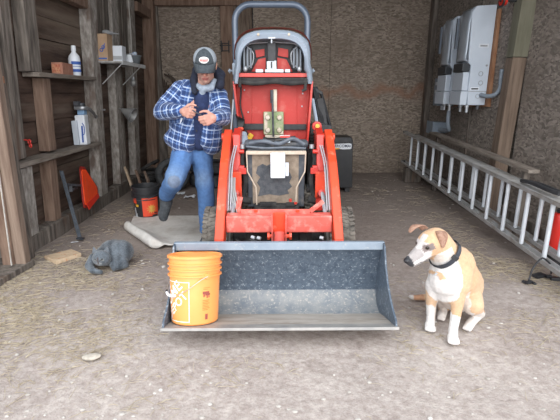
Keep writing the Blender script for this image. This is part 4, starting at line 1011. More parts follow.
def add_weave(ob):
    me = ob.data; at = me.attributes.new('weave', 'FLOAT_VECTOR', 'POINT'); o = V(ob['_o'])
    for i, v in enumerate(me.vertices):
        p = v.co + o; ds = [seg_d(p, a, b_)[0] for a, b_ in segs]; k = min(range(4), key=lambda q: ds[q])
        tors = seg_d(p, ch + V((0, 0, .05)), pv)[0] - .06
        if ds[k] < tors and ds[k] < .105:
            a, b_ = segs[k]; d = (b_ - a).normalized(); u = d.cross(V((0, 1, 0))).normalized(); w_ = d.cross(u)
            q = p - a; off = 0 if k in (0, 2) else .0
            at.data[i].vector = ((q.dot(u)) + .6 * q.dot(w_) + .03, q.dot(d) + off, 0)
        else:
            q = p - ch; dd = (ch - pv).normalized(); x = V((1, 0, 0)); x = (x - dd * x.dot(dd)).normalized()
            at.data[i].vector = (q.dot(x) + (.55 * q.y if q.x > 0 else -.55 * q.y) + .03, q.dot(dd), 0)
def cloth_wave(amp, fr):
    def f(p):
        nn = noise.noise_vector(p * fr); return p + V((nn.x, nn.y, nn.z * .5)) * amp
    return f
caps = []
off = V((-.095, 0, 0)); of2 = V((.095, 0, 0))
# two fronts and the back; the centre stays open
caps += [(shL + V((.06, -.01, .005)), V((-.80, 3.45, .92)), .088, .105), (shL + V((.02, .0, .0)), V((-.82, 3.50, .95)), .085, .105),
         (shR + V((-.055, .0, .0)), V((-.565, 3.46, .90)), .082, .088), (shR + V((-.06, -.03, -.06)), V((-.585, 3.41, .93)), .058, .066), (nb + V((-.03, .05, -.03)), V((-.70, 3.60, .93)), .085, .10), (nb + V((.06, .05, -.05)), V((-.60, 3.58, .93)), .08, .10),
         (shL, nb + V((-.05, .03, .0)), .074, .060), (shR, nb + V((.05, .03, -.01)), .070, .060)]
caps += [(shL, elL, .080, .074), (elL, wrL.lerp(elL, .12), .076, .052), (shR, elR, .072, .066), (elR, wrR.lerp(elR, .14), .066, .05)]
caps += [(V((-.86, 3.47, .95)), V((-.74, 3.41, .91)), .085, .07), (shL + V((.08, -.03, -.06)), V((-.745, 3.40, .93)), .068, .075)]
plaid = plaid_mat()
jk = organic('jacket', caps, .0075, plaid, person, smooth_it=5, deform=cloth_wave(.011, 14)); add_weave(jk)
# collar lining and dark hood behind the head
def navy(p, n): return (.012, .016, .032)
M_navy = attr_mat('dark_navy_fleece', bump=.6, bscale=50, var=.35)
organic('hood_lining', [(V((-.665, 3.40, 1.40)), V((-.645, 3.47, 1.47)), .042, .04), (V((-.645, 3.47, 1.47)), V((-.56, 3.50, 1.50)), .045, .045), (V((-.56, 3.50, 1.50)), V((-.475, 3.46, 1.44)), .045, .045), (V((-.475, 3.46, 1.44)), V((-.462, 3.38, 1.36)), .042, .035), (V((-.665, 3.39, 1.39)), V((-.655, 3.345, 1.31)), .030, .024)], .008, M_navy, person, colf=navy, deform=cloth_wave(.01, 16))
def navyv(p, n): return (.016, .028, .085)
organic('vest', [(V((-.615, 3.395, 1.27)), V((-.655, 3.44, .92)), .058, .072), (V((-.60, 3.41, 1.27)), V((-.635, 3.45, .92)), .052, .065)], .008, attr_mat('navy_vest', bump=.4, bscale=40), person, colf=navyv, deform=cloth_wave(.006, 20))
g = G()
for z in (1.20, 1.11, 1.02): g.ell((-.632 - (1.2 - z) * .1, 3.318 - (1.2 - z) * .02, z), (.007, .004, .007), 10, 6)
build(g, 'button', M_black, person)
def shirtc(p, n): return (.27, .32, .39)
organic('shirt_collar', [(V((-.645, 3.385, 1.365)), V((-.60, 3.345, 1.335)), .024, .022), (V((-.60, 3.36, 1.335)), V((-.53, 3.365, 1.345)), .026, .027), (V((-.53, 3.365, 1.345)), V((-.505, 3.40, 1.395)), .027, .020), (V((-.60, 3.36, 1.32)), V((-.605, 3.375, 1.27)), .026, .020)], .007, attr_mat('pale_blue_fleece', bump=.5, bscale=60), person, colf=shirtc, deform=cloth_wave(.006, 20))
# jeans
def jeanc(p, n):
    c = V((.075, .165, .36)); k = noise.noise(p * 6) * .5 + .5
    c = c * (.85 + .3 * k)
    for a, r_ in ((V((-.835, 3.18, .70)), .15), (V((-.65, 3.45, .62)), .10)):
        d = (p - a).length / r_
        if d < 1 and n.y < .3: c = c.lerp(V((.17, .25, .37)), (1 - d) * .75)
    if (p - V((-.82, 3.19, .64))).length < .05: c = c.lerp(V((.16, .16, .16)), .5)
    return c
caps = [(pv + V((-.045, -.0, -.0)), pv + V((.04, .0, 0)), .115, .11), (hipL, knL, .100, .076), (knL, anL.lerp(knL, .18), .076, .066), (anL.lerp(knL, .28), anL.lerp(knL, .10), .072, .070),
        (anL + V((.045, .02, .05)), anL + V((.075, -.0, .035)), .035, .026),
        (hipR, knR, .098, .074), (knR, anR.lerp(knR, .12), .074, .066), (hipL, hipR, .095, .095)]
organic('jeans', caps, .0085, attr_mat('worn_blue_denim', bump=.4, bscale=35, var=.15), person, colf=jeanc, deform=cloth_wave(.010, 13), smooth_it=4)
def shoec(p, n):
    q = noise.noise(p * 30); return (.055 + .02 * q, .062 + .02 * q, .07 + .02 * q)
M_shoe = attr_mat('dark_grey_suede', bump=.4, bscale=60, var=.3)
d = (toL - anL)
b1 = organic('shoe', [(anL + V((0, 0, -.03)), anL + V((0, .012, -.06)), .054, .052), (anL + V((-.0, .0, -.06)), toL + V((0, -.01, -.02)), .052, .044), (toL + V((0, -.01, .0)), toL + V((0, -.012, -.03)), .05, .042)], .007, M_shoe, person, colf=shoec)
g = G(); 
b2 = organic('shoe', [(anR + V((0, .03, -.035)), anR + V((0, .03, -.03)), .048, .05), (anR + V((0, .03, -.035)), toR + V((0, -.03, .0)), .046, .040), (anR, anR + V((0, 0, -.03)), .05, .05)], .007, M_shoe, person, colf=shoec, deform=lambda p: V((p.x, p.y, max(p.z, .006))))
# cap
M_cap = mat('charcoal_cap_cloth', (.035, .045, .055), .9, 0, (.065, .078, .09), 60, bump=.3)
M_mesh = mat('light_grey_cap_mesh', (.34, .38, .42), .8, 0, (.22, .25, .29), 180)
g = G(); vs = []; fs = []; nU, nV = 28, 9
for i in range(nV + 1):
    t = i / nV * PI / 2
    for k in range(nU):
        a = 2 * PI * k / nU
        vs.append(HT((.088 * math.cos(t) ** .8 * math.cos(a), .012 + .106 * math.cos(t) ** .8 * math.sin(a), .032 + .092 * math.sin(t))) if i < nV else HT((0, .012, .124)))
for i in range(nV):
    for k in range(nU):
        l = (k + 1) % nU; fs.append((i * nU + k, i * nU + l, (i + 1) * nU + l, (i + 1) * nU + k))
g.add(vs, fs)
for i, f in enumerate(fs):
    k = i % nU; a = 2 * PI * (k + .5) / nU
    g.mi[i] = 0 if -2.5 < (a if a < PI else a - 2 * PI) < -.65 else 1
cp = build(g, 'cap', [M_cap, M_mesh], person, smooth=True, angle=None)
s_ = cp.modifiers.new('t', 'SOLIDIFY'); s_.thickness = .003
g = G(); vs = []; nb_ = 14
for j in range(6):
    t = j / 5
    for i in range(nb_ + 1):
        a = PI * (.10 + .80 * i / nb_); r0x, r0y = .087, .092
        x = math.cos(a) * (r0x - .012 * t); y = -.0 - math.sin(a) * (r0y + .068 * t) ; z = .036 - .022 * t - .030 * t * (math.cos(a) ** 2) * 1.2 - .012 * t * t
        vs.append((x, y, z))
fs = [(j * (nb_ + 1) + i, j * (nb_ + 1) + i + 1, (j + 1) * (nb_ + 1) + i + 1, (j + 1) * (nb_ + 1) + i) for j in range(5) for i in range(nb_)]
g.add([HT(v) for v in vs], fs); br = build(g, 'brim', M_cap, cp, smooth=True, angle=None); s_ = br.modifiers.new('t', 'SOLIDIFY'); s_.thickness = .004
g = G(); nE = 24; ring = []
def cappt(x, z, o=.004):
    t = math.asin(max(-1, min(1, (z - .032) / .092))); ca = math.cos(t) ** .8
    y = .012 - .106 * ca * math.sqrt(max(0, 1 - (x / (.088 * ca)) ** 2)); return HT((x, y - o, z))
for r_ in (1., .5, .0):
    for k in range(nE): a = 2 * PI * k / nE; ring.append(cappt(.036 * r_ * math.cos(a), .072 + .021 * r_ * math.sin(a), .005))
g.add(ring, [(i * nE + k, i * nE + (k + 1) % nE, (i + 1) * nE + (k + 1) % nE, (i + 1) * nE + k) for i in range(2) for k in range(nE)])
pt = build(g, 'oval_patch', mat('white_patch', (.62, .62, .62), .7), cp, smooth=True)
g = G()
for k in range(7):
    x = -.024 + k * .008; h_ = (.013, .008, .008, .010, .008, .008, .012)[k]
    g.tube([cappt(x, .074 - h_ / 2, .007), cappt(x + .002, .074 + h_ / 2, .007)], .0022, 5)
g.tube([cappt(-.026 + i * .0065, .0665 + .001 * (i % 2), .007) for i in range(9)], .0014, 5)
build(g, 'red_script', mat('red_stitching', (.62, .06, .04), .7), pt)
# what he holds
g = G(); a_ = wrL + V((.085, -.055, .02)); b_ = wrR + V((-.075, -.05, .005)); g.tube([a_ + V((-.03, 0, .012)), b_], .0045, 8)
c = build(g, 'hand_tool', M_darksteel, at=b_, smooth=True); tag(c, 'thin dark metal rod held between the man\'s two hands', 'tool')
g = G(); g.tube([wrL + V((.01, -.03, -.05)), wrL + V((-.005, -.035, -.085))], .004, 6); c = build(g, 'metal_pin', M_silver, at=wrL + V((0, -.03, -.06)), smooth=True); tag(c, 'short shiny metal pin hanging from the man\'s closed hand', 'pin')

# ================================================================ the dog, sitting, head turned to the left
dg_c = []
sk = V((.803, 2.100, .541)); ns_ = V((.655, 2.035, .468))
ax = (ns_ - sk).normalized(); side_ = ax.cross(V((0, 0, 1))).normalized(); upd = side_.cross(ax).normalized()
def DT(f, s, u): return sk + ax * f + side_ * s + upd * u       # forward along the muzzle, sideways, up
RD = M((ax, side_, upd)).transposed()
dg_c += [(DT(0, 0, 0), (.079, .070, .067), RD), (DT(-.03, 0, .0), (.065, .065, .062), RD), (sk + V((.02, .01, -.015)), V((.955, 2.165, .40)), .066, .092), (DT(.045, 0, -.012), DT(.145, 0, -.028), .046, .034), (DT(.05, 0, .008), DT(.168, 0, -.012), .032, .020),
         (DT(.03, 0, -.042), DT(.135, 0, -.050), .034, .018), (DT(.035, .022, -.02), DT(.11, .012, -.034), .034, .026), (DT(.035, -.022, -.02), DT(.11, -.012, -.034), .034, .026),
         (DT(.0, .035, -.03), (.045, .03, .04), RD), (DT(.0, -.035, -.03), (.045, .03, .04), RD),
         (DT(.045, .03, .028), DT(.055, .024, .026), .017, .016), (DT(.045, -.03, .028), DT(.055, -.024, .026), .017, .016)]
cN = V((.925, 2.15, .415)); cC = V((.915, 2.125, .315)); cM = V((1.015, 2.235, .285)); cR = V((1.085, 2.33, .135))
dg_c += [(DT(-.035, 0, -.02), cN, .072, .088), (cN, V((.985, 2.20, .37)), .090, .112), (cN, cC, .088, .098), (cC, V((.93, 2.135, .25)), .095, .078), (V((.975, 2.20, .355)), cM, .112, .128), (cM, V((1.07, 2.30, .205)), .128, .137), (V((1.07, 2.30, .21)), cR, .135, .122),
         (V((.94, 2.15, .24)), V((1.03, 2.26, .15)), .075, .09)]
# front legs
fr1 = [V((.975, 2.095, .31)), V((.965, 2.065, .17)), V((.950, 2.045, .05))]; fp1 = V((.935, 1.995, .022))
fr2 = [V((.862, 2.145, .28)), V((.862, 2.165, .15)), V((.868, 2.165, .055))]; fp2 = V((.853, 2.12, .022))
for L_, p_ in ((fr1, fp1), (fr2, fp2)):
    dg_c += [(L_[0], L_[1], .050, .031), (L_[1], L_[2], .030, .024), (L_[2], p_ + V((.004, .012, .012)), .026, .024), (p_ + V((0, .015, .004)), p_ + V((0, -.01, 0)), .028, .024)]
    dirp = (p_ - L_[2]); dirp.z = 0; dirp.normalize(); sp_ = V((-dirp.y, dirp.x, 0))
    for k in (-1.5, -.5, .5, 1.5): dg_c.append((p_ + sp_ * .012 * k, p_ + dirp * (.024 - abs(k) * .004) + sp_ * .0135 * k + V((0, 0, -.006)), .0135, .0115))
dg_c += [(V((.995, 2.11, .36)), V((.985, 2.09, .29)), .055, .05)]
# hind legs: thigh, hock, paw
dg_c += [(V((1.105, 2.27, .17)), V((1.09, 2.15, .15)), .085, .062), (V((1.09, 2.15, .145)), V((1.185, 2.235, .045)), .05, .030), (V((1.185, 2.24, .035)), V((1.105, 2.165, .028)), .026, .026), (V((1.10, 2.16, .026)), V((1.075, 2.13, .022)), .027, .025)]
for k in (-1, 0, 1): dg_c.append((V((1.075, 2.13, .02)) + V((.7, -.7, 0)) * .014 * k, V((1.058, 2.112, .015)) + V((.7, -.7, 0)) * .015 * k, .013, .011))
dg_c += [(V((.985, 2.33, .16)), V((.965, 2.26, .13)), .075, .05), (V((.965, 2.26, .12)), V((1.0, 2.34, .04)), .042, .03), (V((1.01, 2.33, .03)), V((.965, 2.245, .026)), .028, .025)]
for k in (-1, 0, 1): dg_c.append((V((.965, 2.245, .02)) + V((.8, -.5, 0)) * .013 * k, V((.952, 2.222, .016)) + V((.8, -.5, 0)) * .014 * k, .0125, .011))
# tail on the ground
tp = bez([(1.08, 2.42, .06), (1.02, 2.47, .032), (.94, 2.48, .024), (.88, 2.475, .024), (.845, 2.47, .034)], 3)
for i in range(len(tp) - 1): dg_c.append((tp[i], tp[i + 1], .028 - .0012 * i, .028 - .0012 * (i + 1)))
TAN = V((.55, .335, .185)); PALE = V((.62, .44, .30)); WHT = V((.66, .63, .61)); GRY = V((.42, .38, .37))
def dogc(p, n):
    q = p - sk; f, s, u = q.dot(ax), q.dot(side_), q.dot(upd); j = noise.noise(p * 18) * .02
    t = 1; c = PALE.lerp(TAN, .6 + .4 * noise.noise(p * 5))
    if (p - cN).length > .11 and q.length < .21 and (f > -.06):
        c = TAN.lerp(PALE, .3)
        if f > .05 + j: c = GRY.lerp(WHT, .3)
        if f > .055 + j and u < -.01: c = WHT.lerp(GRY, .25)
        if abs(s) < .012 + j and f > .02 and u > 0 and f < .10: c = WHT * .85        # blaze
        if .03 < f < .085 and abs(s) > .022 and u > .0 and u < .035: c = V((.20, .16, .15))
        if f > .09 and u > -.018 and u < .02 + j: c = GRY * .8
        if f > .158: c = V((.03, .03, .035))
        if f > .05 and -.047 < u < -.041: c = V((.09, .07, .07))
        if f < .03 and u < -.04: c = WHT.lerp(PALE, .3)
        return c
    # white bib
    bx = p - V((.885, 2.05, .335))
    if n.y < .3 and (bx.x / .085) ** 2 + (bx.z / .15) ** 2 < 1 + j * 6 and p.y < 2.17: c = WHT
    if p.z < .135 + j * 2 and (p - V((.95, 2.05, .05))).length < .16 and p.y < 2.12: c = WHT
    elif p.z < .15 + j * 2 and p.x < .91 and p.y < 2.22: c = WHT
    elif p.z < .09 and p.y < 2.28: c = WHT.lerp(PALE, .15)
    if p.z < .24 and .88 < p.x < 1.06 and n.y < 0 and p.y > 2.10 and p.y < 2.30 and p.z > .05: c = WHT.lerp(PALE, .35)
    if (p - V((1.20, 2.21, .10))).length < .035: c = V((.42, .20, .08))
    if p.y > 2.44 and p.x < .93: c = TAN.lerp(V((.45, .22, .14)), .6) if p.x > .862 else WHT * .9
    return c
dog = organic('dog', dg_c, .006, attr_mat('short_dog_fur', rough=.8, bump=.35, bscale=140, var=.10, vscale=70, sheen=.1), at=(1.0, 2.2, 0), colf=dogc, smooth_it=3, deform=lambda p: V((p.x, p.y, max(p.z, .0))))
tag(dog, 'tan dog with white chest and paws sitting right of the loader bucket, looking left', 'dog')
def earc(p, n): return (.20, .095, .06) if noise.noise(p * 40) > -.15 else (.34, .20, .14)
def flap(name, pts, th):
    """folded ear: row of cross-lines (a, b) lofted and thickened"""
    g = G(); vs = []; m_ = 5
    for a, b_, bul in pts:
        a = V(a); b_ = V(b_)
        for i in range(m_): t = i / (m_ - 1); vs.append(a.lerp(b_, t) + V(bul) * math.sin(PI * t))
    g.add(vs, [(j * m_ + i, j * m_ + i + 1, (j + 1) * m_ + i + 1, (j + 1) * m_ + i) for j in range(len(pts) - 1) for i in range(m_ - 1)])
    o = build(g, name, mat('brown_ear_fur', (.19, .09, .055), .9, 0, (.36, .22, .16), 45, bump=.3) if 'brown_ear_fur' not in bpy.data.materials else bpy.data.materials['brown_ear_fur'], dog, smooth=True, angle=None)
    s = o.modifiers.new('t', 'SOLIDIFY'); s.thickness = th; s.offset = 0
    s = o.modifiers.new('s', 'SUBSURF'); s.levels = 2; s.render_levels = 2; return o
flap('ear', [((.808, 2.085, .604), (.868, 2.125, .592), (0, 0, .006)), ((.806, 2.062, .607), (.878, 2.095, .598), (0, -.006, .008)), ((.806, 2.045, .592), (.874, 2.062, .582), (-.002, -.010, 0)), ((.818, 2.035, .565), (.860, 2.05, .555), (-.002, -.008, 0)), ((.833, 2.03, .536), (.845, 2.036, .532), (0, -.003, 0))], .008)
flap('ear', [((.765, 2.165, .580), (.800, 2.145, .600), (0, 0, .003)), ((.748, 2.178, .606), (.785, 2.150, .618), (0, 0, .005)), ((.722, 2.178, .616), (.755, 2.140, .619), (0, 0, .005)), ((.702, 2.168, .604), (.722, 2.135, .604), (-.004, 0, .002)), ((.692, 2.155, .578), (.703, 2.138, .578), (-.002, 0, 0))], .006)
for s in (-1, 1):
    g = G(); g.ell(DT(.058, s * .036, .016), (.0115, .0115, .0115), 14, 10); build(g, 'eye', bpy.data.materials.get('dog_eye') or mat('dog_eye', (.02, .012, .008), .1), dog, smooth=True)
g = G(); g.ell(DT(.175, 0, -.008), (.016, .019, .014), 14, 10, RD); build(g, 'nose', mat('dog_nose', (.02, .02, .024), .35), dog, smooth=True)
# collar round the neck
na = V((.70, .12, -.66)).normalized(); cc = V((.895, 2.135, .462))
g = G(); F_ = frame_from(na); vs = []
for i in range(36):
    a = 2 * PI * i / 36; rr_ = .0885
    for h_, e in ((-.012, 0), (-.012, .005), (.012, .005), (.012, 0)): vs.append(cc + F_ @ V(((rr_ + e) * math.cos(a), (rr_ * .98 + e) * math.sin(a), h_)))
g.add(vs, [(i * 4 + k, i * 4 + (k + 1) % 4, ((i + 1) % 36) * 4 + (k + 1) % 4, ((i + 1) % 36) * 4 + k) for i in range(36) for k in range(4)])
cl = build(g, 'collar', mat('black_nylon_collar', (.015, .018, .025), .6, 0, (.04, .045, .06), 60), dog, smooth=True)
low = cc + V((-.052, -.045, -.070))
g = G(); g.torus(low + V((.0, -.004, -.012)), (.5, 1, 0), .008, .0018, 14, 6); build(g, 'ring', M_silver, cl, smooth=True)
g = G(); g.lathe([(0, .001), (.012, .001), (.012, -.001), (0, -.001)], low + V((.0, -.008, -.032)), (.4, 1, .1), 18); build(g, 'tag', M_silver, cl)
g = G(); g.box(cc + F_ @ V((0, 0, 0)) + V((.02, -.088, .01)), (.035, .012, .026), (0, 35, 0)); build(g, 'buckle', M_black, cl, bevel=.003)

# ================================================================ the cat, curled up on the dirt
cb_ = V((-1.295, 3.075, .0))
ct = [((-1.295, 3.09, .090), (.132, .125, .092)), ((-1.262, 3.10, .096), (.105, .115, .096)), ((-1.345, 3.07, .084), (.10, .11, .082)), ((-1.315, 3.11, .105), (.11, .10, .088)),
      (V((-1.38, 3.12, .085)), V((-1.445, 3.04, .070)), .050, .040), (V((-1.445, 3.04, .065)), V((-1.452, 2.965, .040)), .040, .032), (V((-1.452, 2.965, .036)), V((-1.40, 2.905, .026)), .032, .025), (V((-1.40, 2.905, .024)), V((-1.33, 2.885, .020)), .024, .016)]
hd = V((-1.345, 2.955, .105))
ct += [(hd, (.070, .060, .060)), (hd + V((-.004, -.035, -.014)), (.028, .024, .020)), (hd + V((-.024, -.018, -.016)), (.026, .026, .024)), (hd + V((.022, -.018, -.016)), (.026, .026, .024)),
       (V((-1.23, 3.03, .05)), V((-1.205, 3.00, .045)), .050, .040), (V((-1.19, 3.0, .030)), V((-1.24, 2.965, .022)), .028, .020), (V((-1.27, 2.985, .04)), V((-1.255, 2.945, .022)), .035, .020)]
GB = V((.034, .044, .056)); GL = V((.105, .125, .148))
def catc(p, n):
    c = GB.lerp(GL, max(0, min(1, .5 + noise.noise(p * 11) * 1.0 + .35 * math.sin(p.x * 95 + p.y * 30))))
    q = p - hd
    if q.length < .085 and q.y < .01:
        c = GB.lerp(GL, .75 + .3 * noise.noise(p * 20))
        if q.y < -.048 and q.z < -.014 and abs(q.x) < .020: c = V((.24, .255, .27))
        if abs(q.z - .006) < .010 and .010 < abs(q.x) < .036 and q.y < -.02: c = V((.18, .19, .19))
        if abs(q.z - .002 - abs(q.x) * .3) < .0045 and .013 < abs(q.x) < .034 and q.y < -.02: c = V((.022, .024, .026))
        if q.y < -.052 and abs(q.x + .004) < .006: c = V((.07, .05, .05))
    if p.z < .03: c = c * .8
    return c
cat = organic('cat', ct, .006, attr_mat('blue_grey_fur', rough=.85, bump=.7, bscale=110, var=.30, vscale=80, sheen=.3), at=(cb_.x, cb_.y, 0), colf=catc, smooth_it=4, deform=lambda p: V((p.x, p.y, max(p.z, .0))))
tag(cat, 'blue grey cat lying curled up on the dirt floor', 'cat')
for s, b0 in ((-1, (-1.386, 2.958, .142)), (1, (-1.308, 2.960, .146))):
    g = G(); b0 = V(b0); tip = b0 + V((s * .014, -.002, .062)); w_ = .030
    g.add([b0 + V((-w_, 0, 0)), b0 + V((w_, .004, -.004)), tip, b0 + V((0, .022, 0))], [(0, 1, 2), (1, 3, 2), (3, 0, 2), (0, 3, 1)])
    build(g, 'ear', bpy.data.materials.get('cat_ear') or mat('cat_ear', (.10, .12, .14), .9, 0, (.16, .17, .19), 60), cat, bevel=.004)
# ================================================================ orange pail standing in the loader bucket
M_orange = mat('orange_pail_plastic', (.93, .36, .10), .42, 0, (.88, .32, .085), 5, coat=.15)
M_wprint = mat('white_print', (.85, .82, .78), .5)
tilt = R(15.5); pa = V((0, math.sin(tilt), math.cos(tilt))); pc = V((-.478, 2.112, .0745))
pail = thing('pail', 'orange plastic pail with white square logo standing in the left end of the loader bucket', 'bucket', tuple(pc))
px_ = V((1, 0, 0)); py_ = pa.cross(px_)      # local frame: x right, y away, z up the pail
FP = M((px_, py_, pa)).transposed()
def PT(a, h, o=0.):
    """point on the pail wall at angle a (deg, -90 faces the camera), height h"""
    r_ = .1285 + (.1425 - .1285) * h / .36 + o
    return pc + FP @ V((r_ * math.cos(R(a)), r_ * math.sin(R(a)), h))
rw = lambda h: .1285 + .014 * h / .36
prof = [(0, .004), (.118, .004), (.1245, 0), (.1285, .006), (rw(.255), .255), (rw(.257) + .0105, .257), (rw(.26) + .0105, .264), (rw(.266), .268), (rw(.285), .287), (rw(.287) + .0095, .289), (rw(.29) + .0095, .296), (rw(.298), .299),
        (rw(.315), .316), (rw(.317) + .0095, .318), (rw(.32) + .0095, .325), (rw(.327), .328), (rw(.35), .352), (rw(.352) + .010, .354), (rw(.36) + .010, .367), (rw(.366) + .002, .371), (rw(.36) - .003, .367), (rw(.2) - .003, .2), (.124, .01), (0, .010)]
g = G(); g.lathe(prof, pc, pa, 56, caps=False)
# lathe uses its own frame; orientation about the axis does not matter
body = build(g, 'pail_body', M_orange, pail, smooth=True, angle=30)
def wrap_txt(g, body_, size, a_c, h_c, rot, o=.0012, bold=.0):
    t = G(); text_geo(t, body_, size, M.Identity(4), depth=.0, extr=bold)
    cs, sn = math.cos(R(rot)), math.sin(R(rot))
    bm = bmesh.new(); vv = [bm.verts.new(p) for p in t.v]
    for f in t.f:
        try: bm.faces.new([vv[i] for i in f])
        except Exception: pass
    bmesh.ops.triangulate(bm, faces=bm.faces)
    out = []
    for v in bm.verts:
        x = v.co.x * cs - v.co.y * sn; y = v.co.x * sn + v.co.y * cs
        out.append(PT(a_c + math.degrees(x / .135), h_c + y, o))
    bm.verts.index_update()
    g.add(out, [[v.index for v in f.verts] for f in bm.faces]); bm.free()
AC, HC = -137, .125
g = G()
def pbar(x0, x1, y0, y1, rot=0, o=.001, n=12):
    cs, sn = math.cos(R(rot)), math.sin(R(rot)); vs = []
    for i in range(n + 1):
        for y in (y0, y1):
            x = x0 + (x1 - x0) * i / n; X = x * cs - y * sn; Y = x * sn + y * cs
            vs.append(PT(AC + math.degrees(X / .135), HC + Y, o))
    return vs, [(2 * i, 2 * i + 1, 2 * i + 3, 2 * i + 2) for i in range(n)]
S = .108
for q in ((-S, S, S - .004, S), (-S, S, -S, -S + .004), (-S, -S + .004, -S, S), (S - .004, S, -S, S)): g.add(*pbar(*q))
lg = build(g, 'logo_frame', M_wprint, body)
for tx, sz, dx, dy, b_ in (('THE', .036, -.060, .060, .0006), ('HOME', .078, -.022, .020, .0010), ('DEPOT', .062, .020, -.026, .0009)):
    g = G(); cs, sn = math.cos(R(45)), math.sin(R(45))
    u, v_ = dx, dy
    t = G()
    # place the baseline centre along the diagonal
    X = (dx) ; Y = (dy)
    wrap_txt(g, tx, sz, AC + math.degrees(X / .135), HC + Y, 45, .0014, b_)
    build(g, 'logo_letters', M_wprint, lg)
M_brownp = mat('brown_print', (.30, .07, .05), .6); M_dkor = mat('dark_orange_print', (.62, .17, .03), .6)
AC, HC = -52, .14
g = G(); g.add(*pbar(-.022, .016, .026, .040)); g.add(*pbar(-.008, .022, .018, .030)); g.add(*pbar(.000, .008, .004, .022)); g.add(*pbar(-.018, -.010, .010, .028)); g.add(*pbar(.012, .018, .006, .02)); wl = build(g, 'warning_print', M_brownp, body)
g = G(); g.add(*pbar(-.018, .020, .058, .0605)); g.add(*pbar(-.018, .010, .050, .0525))
for k in range(7): g.add(*pbar(-.022, (.018, .012, .02, .008, .016, .02, .01)[k], -.010 - k * .0085, -.0065 - k * .0085))
build(g, 'small_print', M_dkor, body)
g = G(); g.add(*pbar(-.006, .010, -.112, -.082)); build(g, 'small_square_print', M_brownp, body)
# wire bail hanging down at the front
A0 = -52; bx = FP @ V((math.cos(R(A0)), math.sin(R(A0)), 0)); by = FP @ V((math.cos(R(A0 - 90)), math.sin(R(A0 - 90)), 0)); hc_ = pc + pa * .262
pts = []
for i in range(25):
    t = PI * i / 24; pts.append(hc_ + bx * math.cos(t) * .152 + by * (math.sin(t) ** .7) * .158 - V((0, 0, 1)) * math.sin(t) * .118)
g = G(); g.tube(pts, .0021, 6); bl = build(g, 'wire_bail', mat('bail_wire', (.55, .5, .45), .4, .6), pail, smooth=True)
g = G(); g.tube(pts[9:16], .008, 10); build(g, 'bail_grip', mat('white_grip', (.72, .74, .78), .5), bl, smooth=True)
g = G(); g.tube([pts[15], pts[16]], .0075, 8); build(g, 'grip_end', M_black, bl, smooth=True)
g = G(); g.lathe([(.0, .012), (.014, .012), (.018, 0)], hc_ + bx * .136, bx, 14); build(g, 'bail_ear', M_orange, body, smooth=True)
g = G(); g.lathe([(.0, .012), (.014, .012), (.018, 0)], hc_ - bx * .136, -bx, 14); build(g, 'bail_ear', M_orange, body, smooth=True)

# ================================================================ black pail with an orange label
bp = V((-1.455, 4.44, .0)); b = thing('pail', 'black plastic pail with orange-red label and gold burst, beside the man\'s lifted foot', 'bucket', tuple(bp))
g = G(); g.lathe([(0, .002), (.122, .002), (.127, .006), (.136, .24), (.146, .242), (.146, .252), (.137, .254), (.139, .275), (.150, .277), (.150, .288), (.140, .290), (.142, .325), (.152, .327), (.152, .345), (.139, .347), (.134, .25), (.122, .012), (0, .012)], bp, (0, 0, 1), 48, caps=False)
bb_ = build(g, 'pail_body', M_black, b, smooth=True)
def lab(g, a0, a1, h0, h1, o, n=16):
    vs = []
    for i in range(n + 1):
        a = R(a0 + (a1 - a0) * i / n)
        for h in (h0, h1): r_ = .127 + .009 * h / .24 + o; vs.append(bp + V((r_ * math.cos(a), r_ * math.sin(a), h)))
    g.add(vs, [(2 * i, 2 * i + 1, 2 * i + 3, 2 * i + 2) for i in range(n)])
M_orr = mat('orange_red_label', (.75, .075, .03), .5)
g = G(); lab(g, -93, -15, .03, .232, .0012); ol = build(g, 'label', M_orr, bb_)
g = G(); lab(g, -150, -122, .17, .225, .0012); build(g, 'side_label', M_orr, bb_)
g = G(); vs = []
for i in range(22):
    a = 2 * PI * i / 22; r_ = .055 if i % 2 == 0 else .030
    A = R(-52) + r_ * math.cos(a) / .13; h = .11 + r_ * math.sin(a); rr_ = .127 + .009 * h / .24 + .0028
    vs.append(bp + V((rr_ * math.cos(A), rr_ * math.sin(A), h)))
ctr = bp + V((.134 * math.cos(R(-52)), .134 * math.sin(R(-52)), .11)); vs.append(ctr)
g.add(vs, [(i, (i + 1) % 22, 22) for i in range(22)]); build(g, 'gold_burst', mat('gold_print', (.62, .36, .07), .6), ol)
g = G(); lab(g, -88, -30, .205, .215, .0025); lab(g, -50, -25, .03, .045, .0025); lab(g, -40, -25, .055, .066, .0025); build(g, 'label_print', M_black, ol)
g = G(); lab(g, -128, -112, .135, .160, .002); build(g, 'yellow_sticker', M_yellow, bb_)
g = G(); lab(g, -138, -132, .02, .12, .002, 4); lab(g, -128, -124, .01, .06, .002, 4); build(g, 'white_paint_drip', M_white, bb_)
g = G(); pts = [bp + V((.150 * math.cos(R(a)), .150 * math.sin(R(a)), .262 - .05 * math.sin(R(a + 190)) ** 2)) for a in range(170, 351, 12)]; g.tube(pts, .003, 6); build(g, 'wire_bail', M_darksteel, b, smooth=True)

